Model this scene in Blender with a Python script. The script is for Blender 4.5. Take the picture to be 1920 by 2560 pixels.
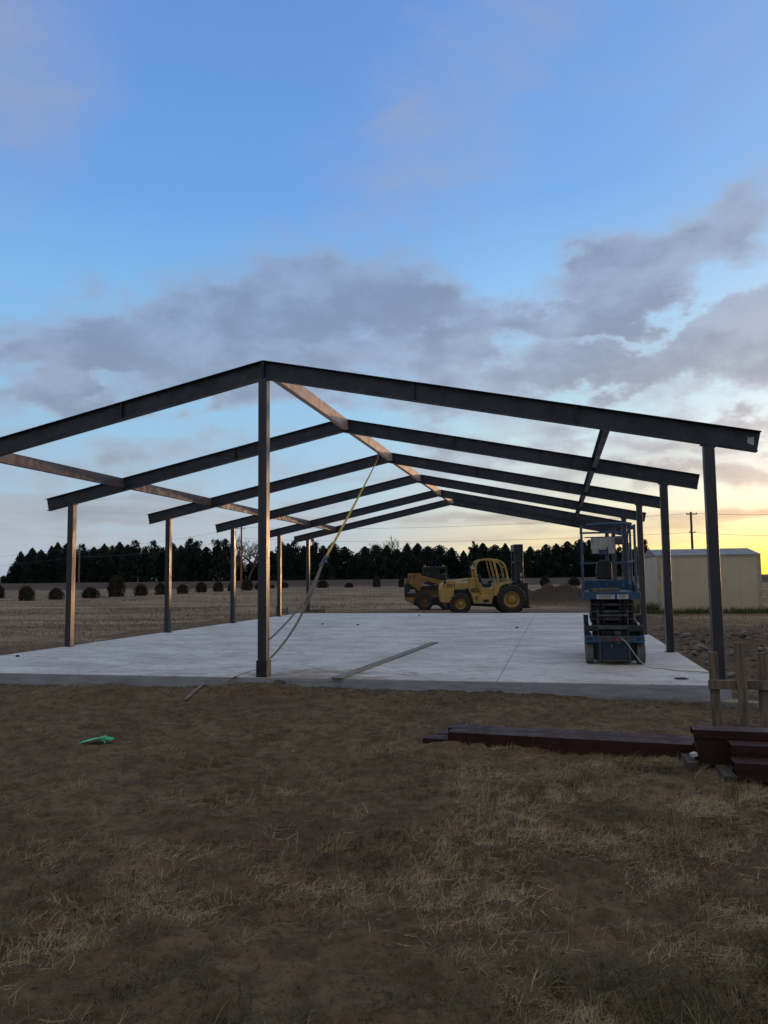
import bpy, math, random
import numpy as np
from mathutils import Vector, Matrix
for o in list(bpy.data.objects): bpy.data.objects.remove(o)
C = bpy.context.scene.collection
R = math.radians
# ------------------------------------------------------------------ camera
F = 1932.6
CAM = Vector((4.1275, -10.4941, 1.575))
RT = Vector((0.97615006, 0.2168078, -0.01119971))
UP = Vector((0.02947824, -0.08125812, 0.99625707))
FW = Vector((-0.21508624, 0.97282655, 0.08571123))
cd = bpy.data.cameras.new('camera'); cam = bpy.data.objects.new('camera', cd); C.objects.link(cam)
cd.sensor_fit = 'HORIZONTAL'; cd.sensor_width = 36; cd.lens = 36 * F / 1920
cd.clip_start = .05; cd.clip_end = 9000
cam.matrix_world = Matrix(((RT.x, UP.x, -FW.x, CAM.x), (RT.y, UP.y, -FW.y, CAM.y), (RT.z, UP.z, -FW.z, CAM.z), (0, 0, 0, 1)))
sc = bpy.context.scene
sc.camera = cam
sc.view_settings.view_transform = 'Standard'; sc.view_settings.look = 'None'
sc.view_settings.exposure = 0.0; sc.view_settings.gamma = 1
sc.render.resolution_x = 768; sc.render.resolution_y = 1024
def ray(x, y): return FW + RT * ((x - 960) / F) - UP * ((y - 1280) / F)
def at(x, y, z=0.0):
    d = ray(x, y); return CAM + d * ((z - CAM.z) / d.z)
FH = Vector((-0.2159, 0.9764, 0)); RH = Vector((0.9764, 0.2159, 0))   # horizontal heading of the photographer
def atd(x, y, depth):
    d = ray(x, y); return CAM + d * depth
# ------------------------------------------------------------------ world and sun
SUN_AZ, SUN_EL = 27.0, 1.6        # degrees clockwise from +Y, above the horizon
world = bpy.data.worlds.new('World'); sc.world = world; world.use_nodes = True
nt = world.node_tree; nt.nodes.clear()
class G:
    """tiny node-expression helper"""
    def __init__(s, tree): s.t = tree
    def n(s, typ, **kw):
        nd = s.t.nodes.new(typ)
        for k, v in kw.items(): setattr(nd, k, v)
        return nd
    def put(s, sock, v):
        if isinstance(v, bpy.types.NodeSocket): s.t.links.new(v, sock)
        else: sock.default_value = v
    def m(s, op, a, b=0.0, c=0.0):
        nd = s.n('ShaderNodeMath', operation=op)
        s.put(nd.inputs[0], a); s.put(nd.inputs[1], b); s.put(nd.inputs[2], c)
        return nd.outputs[0]
    def add(s, a, b): return s.m('ADD', a, b)
    def sub(s, a, b): return s.m('SUBTRACT', a, b)
    def mul(s, a, b): return s.m('MULTIPLY', a, b)
    def ss(s, v, lo, hi, a=0.0, b=1.0, kind='SMOOTHSTEP'):
        nd = s.n('ShaderNodeMapRange', interpolation_type=kind)
        s.put(nd.inputs['Value'], v); s.put(nd.inputs['From Min'], lo); s.put(nd.inputs['From Max'], hi)
        s.put(nd.inputs['To Min'], a); s.put(nd.inputs['To Max'], b)
        return nd.outputs[0]
    def ramp(s, v, stops):
        nd = s.n('ShaderNodeValToRGB'); cr = nd.color_ramp
        while len(cr.elements) < len(stops): cr.elements.new(.5)
        for e, (p, c) in zip(cr.elements, stops): e.position = p; e.color = (*c, 1)
        s.put(nd.inputs[0], v); return nd.outputs[0]
    def mix(s, f, a, b):
        nd = s.n('ShaderNodeMix', data_type='RGBA'); s.put(nd.inputs[0], f)
        for i, v in ((6, a), (7, b)):
            if isinstance(v, tuple) and len(v) == 3: v = (*v, 1)
            s.put(nd.inputs[i], v)
        return nd.outputs[2]
    def noise(s, vec, scale, detail=4, rough=.55, dist=0.0, out=0):
        nd = s.n('ShaderNodeTexNoise'); s.put(nd.inputs['Vector'], vec)
        nd.inputs['Scale'].default_value = scale; nd.inputs['Detail'].default_value = detail
        nd.inputs['Roughness'].default_value = rough; nd.inputs['Distortion'].default_value = dist
        return nd.outputs[out]
    def xyz(s, x, y, z):
        nd = s.n('ShaderNodeCombineXYZ')
        for i, v in enumerate((x, y, z)): s.put(nd.inputs[i], v)
        return nd.outputs[0]
    def sep(s, v):
        nd = s.n('ShaderNodeSeparateXYZ'); s.put(nd.inputs[0], v); return nd.outputs
g = G(nt)
tc = g.n('ShaderNodeTexCoord').outputs['Generated']
x, y, z = g.sep(tc)
az = g.mul(g.m('ARCTAN2', x, y), 57.29578); el = g.mul(g.m('ARCSINE', z), 57.29578)
sunx = g.m('ABSOLUTE', g.sub(az, SUN_AZ))
near = g.ss(sunx, 8, 50, 1, 0)                     # how near the sun's azimuth
near2 = g.ss(sunx, 5, 27, 1, 0)
e01 = g.m('DIVIDE', el, 60.0)
cool = g.ramp(e01, [(0, (.34, .43, .56)), (.08, (.33, .48, .66)), (.18, (.27, .51, .74)), (.33, (.20, .46, .80)), (.45, (.125, .34, .78)), (.62, (.115, .275, .69)), (1, (.085, .23, .58))])
warm = g.ramp(e01, [(0, (1.0, .72, .06)), (.022, (1.0, .82, .17)), (.045, (.97, .88, .42)), (.08, (.92, .92, .74)), (.13, (.86, .92, .92)), (.25, (.50, .72, .86)), (.42, (.24, .47, .84)), (.65, (.15, .35, .76)), (1, (.09, .24, .60))])
mid = g.ramp(e01, [(0, (.80, .68, .27)), (.03, (.74, .70, .42)), (.08, (.66, .69, .60)), (.13, (.56, .70, .74)), (.2, (.42, .66, .80)), (.33, (.26, .52, .84)), (.45, (.15, .38, .80)), (.65, (.125, .31, .73)), (1, (.085, .23, .58))])
clear = g.mix(g.ss(near, 0.0, .55), cool, mid)
clear = g.mix(near2, clear, warm)
# cloud texture on a plane overhead
den = g.add(g.m('MAXIMUM', z, 0.0), 0.10)
px = g.m('DIVIDE', x, den); py = g.m('DIVIDE', y, den)
pv = g.xyz(px, py, 0.0)
qa = g.mul(az, .060); qe = g.mul(el, .105)
big = g.noise(g.xyz(qa, qe, 1.0), 1.0, 3, .5, .2)
wq = g.noise(g.xyz(qa, qe, 5.0), 1.7, 6, .55)
wq2 = g.noise(g.xyz(qa, qe, 8.0), 2.1, 7, .58)
azw = g.add(az, g.mul(g.sub(wq, .5), 16.0))
elw = g.add(el, g.mul(g.sub(wq2, .5), g.ss(el, 2, 14, 3.0, 12.0)))
def blob(a0, e0, sa, se, amp, tilt=0.0):
    da = g.m('DIVIDE', g.sub(azw, a0), sa)
    de = g.m('DIVIDE', g.sub(g.sub(elw, e0), g.mul(g.sub(azw, a0), tilt)), se)
    r2 = g.add(g.mul(da, da), g.mul(de, de))
    return g.mul(g.m('POWER', 2.71828, g.mul(r2, -1.0)), amp)
cov = g.mul(g.mul(g.ss(el, 20, 14), g.ss(el, -1, 4, .6, 1)), g.ss(el, 8, 15, .26, .36))
for b in [(-37, 15.0, 9, 3.0, .55, .16), (-26, 18.2, 8, 3.4, .62, .12), (-15.5, 21.0, 8.5, 3.2, .78, .03), (-8, 18.6, 7, 2.6, .62, -.05), (-21, 15.2, 12, 2.2, .34, .05),
          (1.5, 18.2, 5.5, 2.6, .60, .35), (8.0, 20.9, 6, 3.0, .90, .30), (14.5, 23.0, 4, 2.0, .35, .1), (11.5, 15.2, 7.5, 2.5, .85, .08), (1, 14.6, 6, 1.3, .30, .05), (3, 10.6, 7, 1.1, .32, 0),
          (-13, 12.4, 7, 1.0, .30, 0), (-31, 12.3, 5, .9, .28, 0), (-36, 5.6, 16, 2.8, .34, 0), (-8, 8.5, 9, .9, .24, 0), (-33, 8.6, 9, 1.0, .22, 0),
          (7, 6.6, 12, .7, .62, 0), (12, 3.9, 7, .5, .62, 0), (2, 8.6, 8, .6, .42, 0), (14, 9.0, 5, .8, .5, 0), (-6, 4.2, 9, .5, .38, 0), (4, 2.6, 8, .35, .4, 0), (-17, 5.6, 9, .5, .28, 0),
          (-1.5, 22.8, 2.6, 2.6, -.3, .3), (-24, 10.9, 12, 1.5, -.50, 0), (-12, 10.4, 8, .8, -.34, 0), (3.5, 13.2, 4.5, 1.0, -.5, -.1), (12, 10.8, 5, .9, -.5, 0), (8.0, 17.6, 8, .7, -.55, .22), (-3, 16.3, 5, .7, -.3, .1),
          (11, 5.2, 7, .5, -.45, 0), (13, 1.2, 9, 1.1, -.9, 0), (-22, 7.4, 9, .6, -.25, 0), (-33, 13.8, 7, .5, -.2, .1)]:
    cov = g.add(cov, blob(*b))
fine = g.noise(g.xyz(qa, qe, 9.0), 3.0, 8, .56, .15)
low = g.ss(el, 13, 3)
streak = g.noise(g.xyz(g.mul(az, .045), g.mul(el, .75), 2.0), 1.0, 6, .58, .3)
tex = g.mix(low, fine, streak)
tex = g.sep(tex)[0]
dens = g.add(cov, g.mul(g.sub(tex, .5), g.ss(el, 24, 13, 1.0, 1.6)))
dens = g.add(dens, g.mul(g.sub(big, .5), .5))
hol = g.noise(g.xyz(qa, qe, 40.0), 2.2, 5, .55, .2)
dens = g.sub(dens, g.mul(g.ss(hol, .50, .68), g.ss(el, 21, 15, 0, .34)))
edge = g.ss(dens, .02, .66)
core = g.ss(dens, .34, .92)
c_thin = g.mix(near, g.ramp(e01, [(0, (.34, .40, .48)), (.2, (.31, .39, .54)), (.4, (.24, .35, .58)), (1, (.2, .3, .5))]),
               g.ramp(e01, [(0, (.72, .60, .24)), (.045, (.58, .56, .42)), (.10, (.47, .49, .51)), (.2, (.40, .46, .58)), (.3, (.32, .40, .56)), (1, (.22, .32, .52))]))
c_core = g.mix(near, g.ramp(e01, [(0, (.22, .25, .32)), (.2, (.20, .26, .39)), (.4, (.17, .235, .39)), (1, (.16, .22, .36))]),
               g.ramp(e01, [(0, (.46, .38, .18)), (.045, (.38, .36, .30)), (.10, (.30, .31, .35)), (.2, (.22, .27, .38)), (.3, (.175, .23, .365)), (1, (.16, .22, .36))]))
vein = g.noise(g.xyz(qa, qe, 17.0), 2.4, 7, .56, .2)
cl = g.mix(g.mul(core, g.ss(vein, .34, .60, .15, 1.0)), c_thin, c_core)
blush = g.mul(g.ss(g.noise(g.xyz(px, py, 33.0), 1.1, 3, .5), .48, .72), .14)
cl = g.mix(blush, cl, (.27, .25, .34))
sky = g.mix(g.mul(edge, .93), clear, cl)
# thin high wisps
wis = g.m('MAXIMUM', g.add(blob(-5.0, 34, 8, 6, 1.1, .5), g.add(blob(-39, 33, 5.5, 6, 1.2, 0), g.add(blob(-10, 29.5, 6, 2.6, .9, .2), blob(13, 33, 8, 5, .55, .3)))), 0.0)
wn = g.ss(g.noise(g.xyz(qa, qe, 21.0), 1.3, 6, .55, .9), .22, .75)
sky = g.mix(g.mul(g.m('MINIMUM', g.mul(wis, wn), 1.0), .70), sky, (.30, .35, .53))
# below the horizon
# unseen grey cloud deck added overhead and behind the photographer to neutralise ambient light
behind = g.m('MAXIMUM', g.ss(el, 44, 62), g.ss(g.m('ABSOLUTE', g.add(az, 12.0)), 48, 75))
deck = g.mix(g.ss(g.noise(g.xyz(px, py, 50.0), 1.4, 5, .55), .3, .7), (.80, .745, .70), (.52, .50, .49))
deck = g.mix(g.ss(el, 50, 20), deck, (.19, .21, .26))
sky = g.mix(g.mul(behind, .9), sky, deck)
sky = g.mix(g.ss(el, -2.5, -.3, 1, 0), sky, (.05, .045, .04))
nish = g.n('ShaderNodeTexSky', sky_type='NISHITA'); nish.sun_disc = False
nish.sun_elevation = R(SUN_EL); nish.sun_rotation = R(SUN_AZ); nish.altitude = 500
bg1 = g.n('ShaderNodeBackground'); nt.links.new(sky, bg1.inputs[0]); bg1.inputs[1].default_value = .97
bg2 = g.n('ShaderNodeBackground'); nt.links.new(nish.outputs[0], bg2.inputs[0]); bg2.inputs[1].default_value = .05
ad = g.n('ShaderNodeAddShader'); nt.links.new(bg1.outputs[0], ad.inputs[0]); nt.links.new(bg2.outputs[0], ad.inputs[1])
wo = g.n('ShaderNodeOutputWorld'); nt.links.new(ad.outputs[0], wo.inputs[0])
sl = bpy.data.lights.new('sun', 'SUN'); sl.energy = .85; sl.angle = R(2.0); sl.color = (1, .58, .30)
sun = bpy.data.objects.new('sun', sl); C.objects.link(sun)
sd = Vector((math.sin(R(SUN_AZ)) * math.cos(R(SUN_EL)), math.cos(R(SUN_AZ)) * math.cos(R(SUN_EL)), math.sin(R(SUN_EL))))
sun.rotation_euler = sd.to_track_quat('Z', 'Y').to_euler()

# ------------------------------------------------------------------ helpers
def material(name, base, base2=None, rough=.6, metal=0.0, scale=6.0, bump=0.0, bscale=40.0, spec=.5, detail=6, coat=0, stretch=(1, 1, 1), lo=.35, hi=.68, base3=None, s3=30.0):
    m = bpy.data.materials.new(name); m.use_nodes = True; t = m.node_tree; h = G(t)
    b = t.nodes['Principled BSDF']; b.inputs['Roughness'].default_value = rough; b.inputs['Metallic'].default_value = metal
    b.inputs['Specular IOR Level'].default_value = spec
    co = h.n('ShaderNodeTexCoord').outputs['Object']
    mp = h.n('ShaderNodeMapping'); t.links.new(co, mp.inputs[0]); mp.inputs['Scale'].default_value = stretch; co = mp.outputs[0]
    base2 = base2 or tuple(c * .72 for c in base)
    col = h.mix(h.ss(h.noise(co, scale, detail, .6), lo, hi), base, base2)
    if base3: col = h.mix(h.ss(h.noise(co, s3, 4, .6), .58, .74), col, base3)
    t.links.new(col, b.inputs['Base Color'])
    rr = h.ss(h.noise(co, scale * 2.3, 3), .3, .7, max(rough - .12, .02), min(rough + .12, 1)); t.links.new(rr, b.inputs['Roughness'])
    if bump:
        bn = h.n('ShaderNodeBump'); bn.inputs['Strength'].default_value = bump; bn.inputs['Distance'].default_value = .01
        t.links.new(h.noise(co, bscale, 5), bn.inputs['Height']); t.links.new(bn.outputs[0], b.inputs['Normal'])
    return m
M = {}
M['steel'] = material('primed steel', (.030, .037, .056), (.017, .021, .032), rough=.5, metal=.0, scale=2.4, bump=.12, bscale=60, spec=.5, base3=(.075, .05, .045), s3=5)
M['steel_tube'] = material('weathered tube steel', (.050, .053, .064), (.030, .032, .041), rough=.38, metal=.25, scale=2.5, bump=.1, bscale=50, stretch=(1, 1, .25), base3=(.085, .06, .048), s3=6)
M['steel_shaded'] = material('mauve steel with painted shade', (.125, .098, .102), (.085, .066, .07), rough=.55, scale=3, bump=.1)  # left roof beams: lack of sun painted as a purple-brown base
M['steel_sunlit'] = material('steel with painted sunlight', (.50, .33, .25), (.38, .25, .19), rough=.5, metal=.1, scale=3, bump=.1, base3=(.13, .07, .05), s3=4)  # ridge beam: warm sunset light put into the base colour
M['purlin_red'] = material('red oxide primer', (.045, .015, .012), (.028, .010, .009), rough=.62, spec=.25, scale=4, bump=.1, bscale=30, base3=(.05, .024, .022), s3=12)
M['wood'] = material('weathered stake wood', (.21, .165, .12), (.085, .065, .05), rough=.85, scale=3, bump=.5, bscale=26, stretch=(9, 9, .9), base3=(.26, .2, .15), s3=5)
M['wood_dark'] = material('dirty dark timber', (.07, .058, .046), (.04, .034, .028), rough=.9, scale=5)
M['wood_flat'] = material('grey plank wood', (.20, .19, .175), (.13, .12, .11), rough=.8, scale=3, bump=.4, bscale=20, stretch=(8, .6, 8))
M['yellow'] = material('worn machine yellow', (.47, .31, .085), (.36, .225, .06), rough=.5, scale=2.2, bump=.06, base3=(.20, .13, .06), s3=5)
M['yellow_old'] = material('dusty loader yellow', (.27, .15, .042), (.19, .105, .035), rough=.6, scale=2.4, bump=.06, base3=(.12, .08, .05), s3=5)
M['black'] = material('machine black', (.016, .018, .024), (.010, .011, .014), rough=.45, scale=4)
M['dark_metal'] = material('dark greasy metal', (.032, .032, .036), (.02, .02, .022), rough=.5, metal=.3, scale=7, base3=(.07, .05, .035), s3=9)
M['rubber'] = material('dusty tyre rubber', (.028, .027, .027), (.05, .043, .037), rough=.85, scale=9, bump=.3)
M['tyre_grey'] = material('grey solid tyre', (.125, .128, .125), (.085, .088, .088), rough=.8, scale=8, bump=.2)
M['rim'] = material('yellow rim paint', (.48, .31, .07), (.30, .18, .045), rough=.5, scale=6)
M['rim_old'] = material('muddy rim', (.16, .095, .045), (.08, .055, .04), rough=.7, scale=7)
M['blue'] = material('lift blue', (.018, .085, .185), (.013, .055, .12), rough=.42, scale=3, base3=(.14, .16, .17), s3=14)
M['blue_dark'] = material('dark blue steel', (.010, .030, .060), (.006, .016, .034), rough=.5, scale=5, base3=(.04, .04, .045), s3=11)
M['grey_metal'] = material('worn grey steel', (.085, .088, .098), (.045, .046, .052), rough=.5, metal=.3, scale=9)
M['white'] = material('white decal', (.50, .50, .49), (.40, .40, .41), rough=.6, scale=5)
M['ink'] = material('printed ink', (.08, .09, .12), rough=.6)
M['white_paint'] = material('white lettering', (.78, .74, .62), (.66, .62, .52), rough=.55, scale=12)
M['red'] = material('red plastic', (.45, .04, .03), rough=.4)
M['pink'] = material('faded red hydraulic hose', (.16, .045, .05), rough=.5)
M['green'] = material('green plastic', (.02, .46, .12), (.012, .30, .09), rough=.35, scale=14, spec=.6)
M['strap'] = material('yellow webbing', (.50, .36, .045), (.40, .28, .05), rough=.7, scale=20)
M['strap_dirty'] = material('dirty webbing', (.17, .135, .10), (.105, .085, .07), rough=.8, scale=6)
M['cord'] = material('pale green cord', (.30, .42, .27), (.24, .33, .22), rough=.5)
M['shed'] = material('cream metal siding', (.56, .48, .345), (.50, .43, .31), rough=.42, scale=.8, spec=.4)
M['shed_trim'] = material('tan trim', (.46, .38, .26), rough=.5)
M['roof'] = material('grey shed roof', (.17, .165, .155), (.13, .128, .12), rough=.55, scale=2)
M['pole'] = material('creosote pole', (.085, .05, .038), (.06, .038, .03), rough=.85, scale=3)
M['pole_tan'] = material('sunlit pole wood', (.30, .14, .085), (.2, .1, .07), rough=.8, scale=2)
M['rock'] = material('grey rubble', (.20, .195, .185), (.11, .105, .10), rough=.85, scale=5, bump=.6, bscale=18)
M['rock_dark'] = material('dark stone', (.05, .048, .045), (.03, .03, .03), rough=.85, scale=8, bump=.6, bscale=25)
M['glass'] = material('tinted cab glass', (.012, .022, .020), rough=.12, spec=.6)
M['bark'] = material('bare bark', (.13, .095, .075), (.08, .06, .05), rough=.9)
M['trunk'] = material('conifer bark', (.03, .022, .018), rough=.9)
M['wire'] = material('wire', (.14, .145, .16), rough=.6)
def foliage(name, a, b):
    m = bpy.data.materials.new(name); m.use_nodes = True; t = m.node_tree; h = G(t); bs = t.nodes['Principled BSDF']
    oi = h.n('ShaderNodeObjectInfo').outputs['Random']; co = h.n('ShaderNodeTexCoord').outputs['Object']
    f = h.add(h.mul(h.ss(h.noise(co, .9, 5, .65), .3, .7), .8), h.mul(oi, .3))
    t.links.new(h.mix(f, a, b), bs.inputs['Base Color']); bs.inputs['Roughness'].default_value = .8
    bs.inputs['Specular IOR Level'].default_value = .2
    return m
M['conifer'] = foliage('dark conifer needles', (.016, .026, .024), (.030, .045, .036))
M['cedar'] = foliage('small cedar needles', (.026, .032, .020), (.056, .053, .034))
M['weed'] = foliage('green weeds', (.045, .065, .022), (.09, .10, .045))
M['straw'] = None

class MB:
    def __init__(s): s.v = []; s.f = []
    def quad_box(s, pts):
        b = len(s.v); s.v += [tuple(p) for p in pts]
        for f in ((0, 3, 2, 1), (4, 5, 6, 7), (0, 1, 5, 4), (1, 2, 6, 5), (2, 3, 7, 6), (3, 0, 4, 7)): s.f.append(tuple(b + i for i in f))
    def box(s, x0, x1, y0, y1, z0, z1):
        s.quad_box([(x0, y0, z0), (x1, y0, z0), (x1, y1, z0), (x0, y1, z0), (x0, y0, z1), (x1, y0, z1), (x1, y1, z1), (x0, y1, z1)]); return s
    def prism(s, poly, y0, y1, ax='xz'):
        """polygon in x,z extruded along y (or in x,y extruded along z)"""
        n = len(poly); b = len(s.v)
        ar = sum(poly[i][0] * poly[(i + 1) % n][1] - poly[(i + 1) % n][0] * poly[i][1] for i in range(n))
        if ar < 0: poly = poly[::-1]
        for yy in (y0, y1):
            for p in poly:
                s.v.append((p[0], yy, p[1]) if ax == 'xz' else ((p[0], p[1], yy) if ax == 'xy' else (yy, p[0], p[1])))
        s.f.append(tuple(range(b, b + n))); s.f.append(tuple(range(b + 2 * n - 1, b + n - 1, -1)))
        for i in range(n):
            j = (i + 1) % n; s.f.append((b + j, b + i, b + n + i, b + n + j))
        return s
    def sweep(s, pts, prof, up=Vector((0, 0, 1)), closed_ends=True):
        """profile [(side, up)] swept along a polyline"""
        pts = [Vector(p) for p in pts]; n = len(prof); b = len(s.v)
        for i, p in enumerate(pts):
            t = (pts[min(i + 1, len(pts) - 1)] - pts[max(i - 1, 0)]).normalized()
            sd_ = t.cross(up)
            if sd_.length < 1e-3: sd_ = t.cross(Vector((0, 1, 0)))
            sd_.normalize(); u = sd_.cross(t)
            for q in prof: s.v.append(tuple(p + sd_ * q[0] + u * q[1]))
        for i in range(len(pts) - 1):
            for k in range(n):
                a = b + i * n + k; c = b + i * n + (k + 1) % n
                s.f.append((a, c, c + n, a + n))
        if closed_ends:
            s.f.append(tuple(range(b + n - 1, b - 1, -1))); e = b + (len(pts) - 1) * n; s.f.append(tuple(range(e, e + n)))
        return s
    def tube(s, pts, r, n=8):
        return s.sweep(pts, [(r * math.cos(2 * math.pi * k / n), r * math.sin(2 * math.pi * k / n)) for k in range(n)])
    def bar(s, pts, w, h): return s.sweep(pts, [(-w / 2, -h / 2), (w / 2, -h / 2), (w / 2, h / 2), (-w / 2, h / 2)])
    def lathe(s, prof, c, n=32):
        """profile [(y, r)] revolved around the y axis at c"""
        b = len(s.v); m = len(prof)
        for k in range(n):
            a = 2 * math.pi * k / n
            for (yy, r) in prof: s.v.append((c[0] + r * math.cos(a), c[1] + yy, c[2] + r * math.sin(a)))
        for k in range(n):
            for i in range(m - 1):
                a = b + k * m + i; c2 = b + ((k + 1) % n) * m + i
                s.f.append((a, a + 1, c2 + 1, c2))
        return s
    def build(s, name, mt, parent=None, smooth=False, bevel=0, loc=None):
        me = bpy.data.meshes.new(name); me.from_pydata(s.v, [], s.f); me.update()
        import bmesh
        bm = bmesh.new(); bm.from_mesh(me); bmesh.ops.recalc_face_normals(bm, faces=bm.faces)
        bm.to_mesh(me); bm.free()
        if isinstance(mt, str): mt = M[mt]
        me.materials.append(mt)
        if smooth:
            for p in me.polygons: p.use_smooth = True
            me.update()
            try: me.set_sharp_from_angle(angle=R(40))
            except Exception: pass
        o = bpy.data.objects.new(name, me); C.objects.link(o)
        if parent: o.parent = parent
        if loc: o.location = loc
        if bevel:
            md = o.modifiers.new('bevel', 'BEVEL'); md.width = bevel; md.segments = 2; md.limit_method = 'ANGLE'
        return o
def tag(o, label, cat, group=None, kind=None):
    o['label'] = label; o['category'] = cat
    if group: o['group'] = group
    if kind: o['kind'] = kind
    return o
def structure(o, kind='structure'): o['kind'] = kind; return o
def thing(name, label, cat, loc=(0, 0, 0), rz=0, group=None):
    o = bpy.data.objects.new(name, None); C.objects.link(o); o.location = loc; o.rotation_euler = (0, 0, rz); o.empty_display_size = .2
    return tag(o, label, cat, group)
def text_mesh(name, body, size, mt, parent, loc, rot, extrude=.002, sx=1.0, bold=.0):
    cu = bpy.data.curves.new(name, 'FONT'); cu.body = body; cu.size = size; cu.extrude = extrude; cu.offset = bold
    cu.align_x = 'CENTER'; cu.align_y = 'CENTER'
    tmp = bpy.data.objects.new('tmp', cu); C.objects.link(tmp)
    bpy.context.view_layer.update()
    dg = bpy.context.evaluated_depsgraph_get()
    me = bpy.data.meshes.new_from_object(tmp.evaluated_get(dg)); bpy.data.objects.remove(tmp)
    me.materials.clear(); me.materials.append(M[mt])
    o = bpy.data.objects.new(name, me); C.objects.link(o); o.parent = parent; o.location = loc; o.rotation_euler = rot; o.scale = (sx, 1, 1)
    return o
ORD = 'first second third fourth fifth sixth seventh eighth ninth tenth eleventh twelfth thirteenth fourteenth fifteenth sixteenth seventeenth eighteenth nineteenth twentieth'.split()

# ------------------------------------------------------------------ numpy noise
def _hash(ix, iy, s):
    h = (ix.astype(np.int64) * 374761393 + iy.astype(np.int64) * 668265263 + s * 1442695041) & 0xffffffff
    h = ((h ^ (h >> 13)) * 1274126177) & 0xffffffff
    return ((h ^ (h >> 16)) & 0xffff) / 65535.0
def vnoise(x, y, s=0):
    ix = np.floor(x); iy = np.floor(y); fx = x - ix; fy = y - iy
    fx = fx * fx * (3 - 2 * fx); fy = fy * fy * (3 - 2 * fy)
    a = _hash(ix, iy, s); b = _hash(ix + 1, iy, s); c = _hash(ix, iy + 1, s); d = _hash(ix + 1, iy + 1, s)
    return (a * (1 - fx) + b * fx) * (1 - fy) + (c * (1 - fx) + d * fx) * fy - .5
def fbm(x, y, f, o=4, s=0):
    x = np.asarray(x, float); y = np.asarray(y, float); r = np.zeros_like(x); a = 1.0
    for k in range(o): r += a * vnoise(x * f + 17.3 * k, y * f - 9.1 * k, s + k); f *= 2.03; a *= .5
    return r
def sstep(v, a, b): t = np.clip((v - a) / (b - a), 0, 1); return t * t * (3 - 2 * t)
SX, SF, SB, ST = 6.216, -.02, 19.78, .2          # slab half width, front, back, top
def track_mask(x, y):
    a = np.exp(-((x - (1.17 + (y + 3.8) * .12)) / .15) ** 4) * sstep(y, -4.8, -4.4) * (1 - sstep(y, -2.8, -2.4))
    b = np.exp(-((x - (1.70 + (y + 5.1) * .2)) / .13) ** 4) * sstep(y, -5.7, -5.3) * (1 - sstep(y, -4.6, -4.3)) * .6
    return np.clip((a + b) * (.9 + 1.4 * fbm(x, y, 3.5, 2, 111)), 0, 1)
def ground_h(x, y):
    x = np.asarray(x, float); y = np.asarray(y, float)
    D = (x - CAM.x) * FH.x + (y - CAM.y) * FH.y; L = (x - CAM.x) * RH.x + (y - CAM.y) * RH.y
    dist = np.hypot(x - CAM.x, y - CAM.y)
    h = fbm(x, y, .35, 3, 1) * .07 * np.clip(dist / 6, .3, 1) + fbm(x, y, 2.2, 4, 5) * .045 + (np.abs(fbm(x, y, 5, 3, 9)) - .15) * .05 * (dist < 30) + fbm(x, y, 17, 4, 19) * .020 * (dist < 14)
    h *= np.clip(1 - (D - 60) / 60, .15, 1)
    h += (1.28 + .12 * sstep(fbm(x, y, .05, 2, 3), -.3, .3)) * sstep(D, 150, 168)               # railway bank along the trees
    def hump(cx, cy, sx, sy, a): return a * np.exp(-((x - cx) / sx) ** 2 - ((y - cy) / sy) ** 2)
    h += hump(-1.9, -.75, .75, .55, .17) + hump(.15, -.45, .9, .40, .17) + hump(-3.6, -.7, 1.2, .5, .06) + hump(3.2, -.6, 1.4, .4, .02)
    h += hump(1.9, -.35, .9, .28, .05)
    m = fbm(x, y, .9, 4, 31)
    h += np.clip(hump(5.0, 33, 2.2, 2.6, .80) + hump(7.3, 34, 2.0, 2.0, .66) + hump(3.2, 33, 1.9, 1.4, .46) + hump(9.2, 35, 1.6, 1.6, .4), 0, 1.1) * (1 + .55 * m) * (1 + .4 * fbm(x, y, 2.4, 3, 88)) + (np.abs(x - 6) < 6) * (np.abs(y - 33.5) < 3.2) * np.abs(fbm(x, y, 3.5, 3, 99)) * .28
    h += hump(8.2, 8.2, 1.1, 2.4, .16) * (1 + m) + hump(7.6, 4.6, .7, 1.4, .10) * (1 + m)
    # caterpillar prints
    h += track_mask(x, y) * (np.sin(y * 38 + x * 9) * .026 - .024)
    # keep the ground under the slab and flat where the machines stand
    ins = (np.abs(x) < SX - .03) & (y > SF + .03) & (y < SB - .03)
    near_slab = np.exp(-np.clip(np.maximum(np.abs(x) - SX, np.maximum(SF - y, y - SB)), 0, 9) / .25)
    h = np.where(ins, -.12, h + .02 * near_slab * (y < 1))
    fl = np.exp(-((x - 1.2) / 2.6) ** 2 - ((y - 23.2) / 1.6) ** 2) + np.exp(-((x + 1.6) / 2) ** 2 - ((y - 28) / 1.6) ** 2) + np.exp(-((x - 10.4) / 3.2) ** 2 - ((y - 27) / 3.6) ** 2)
    return h * (1 - np.clip(fl * 1.3, 0, 1))
def gh(x, y): return float(ground_h(np.array([x]), np.array([y]))[0])
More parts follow.
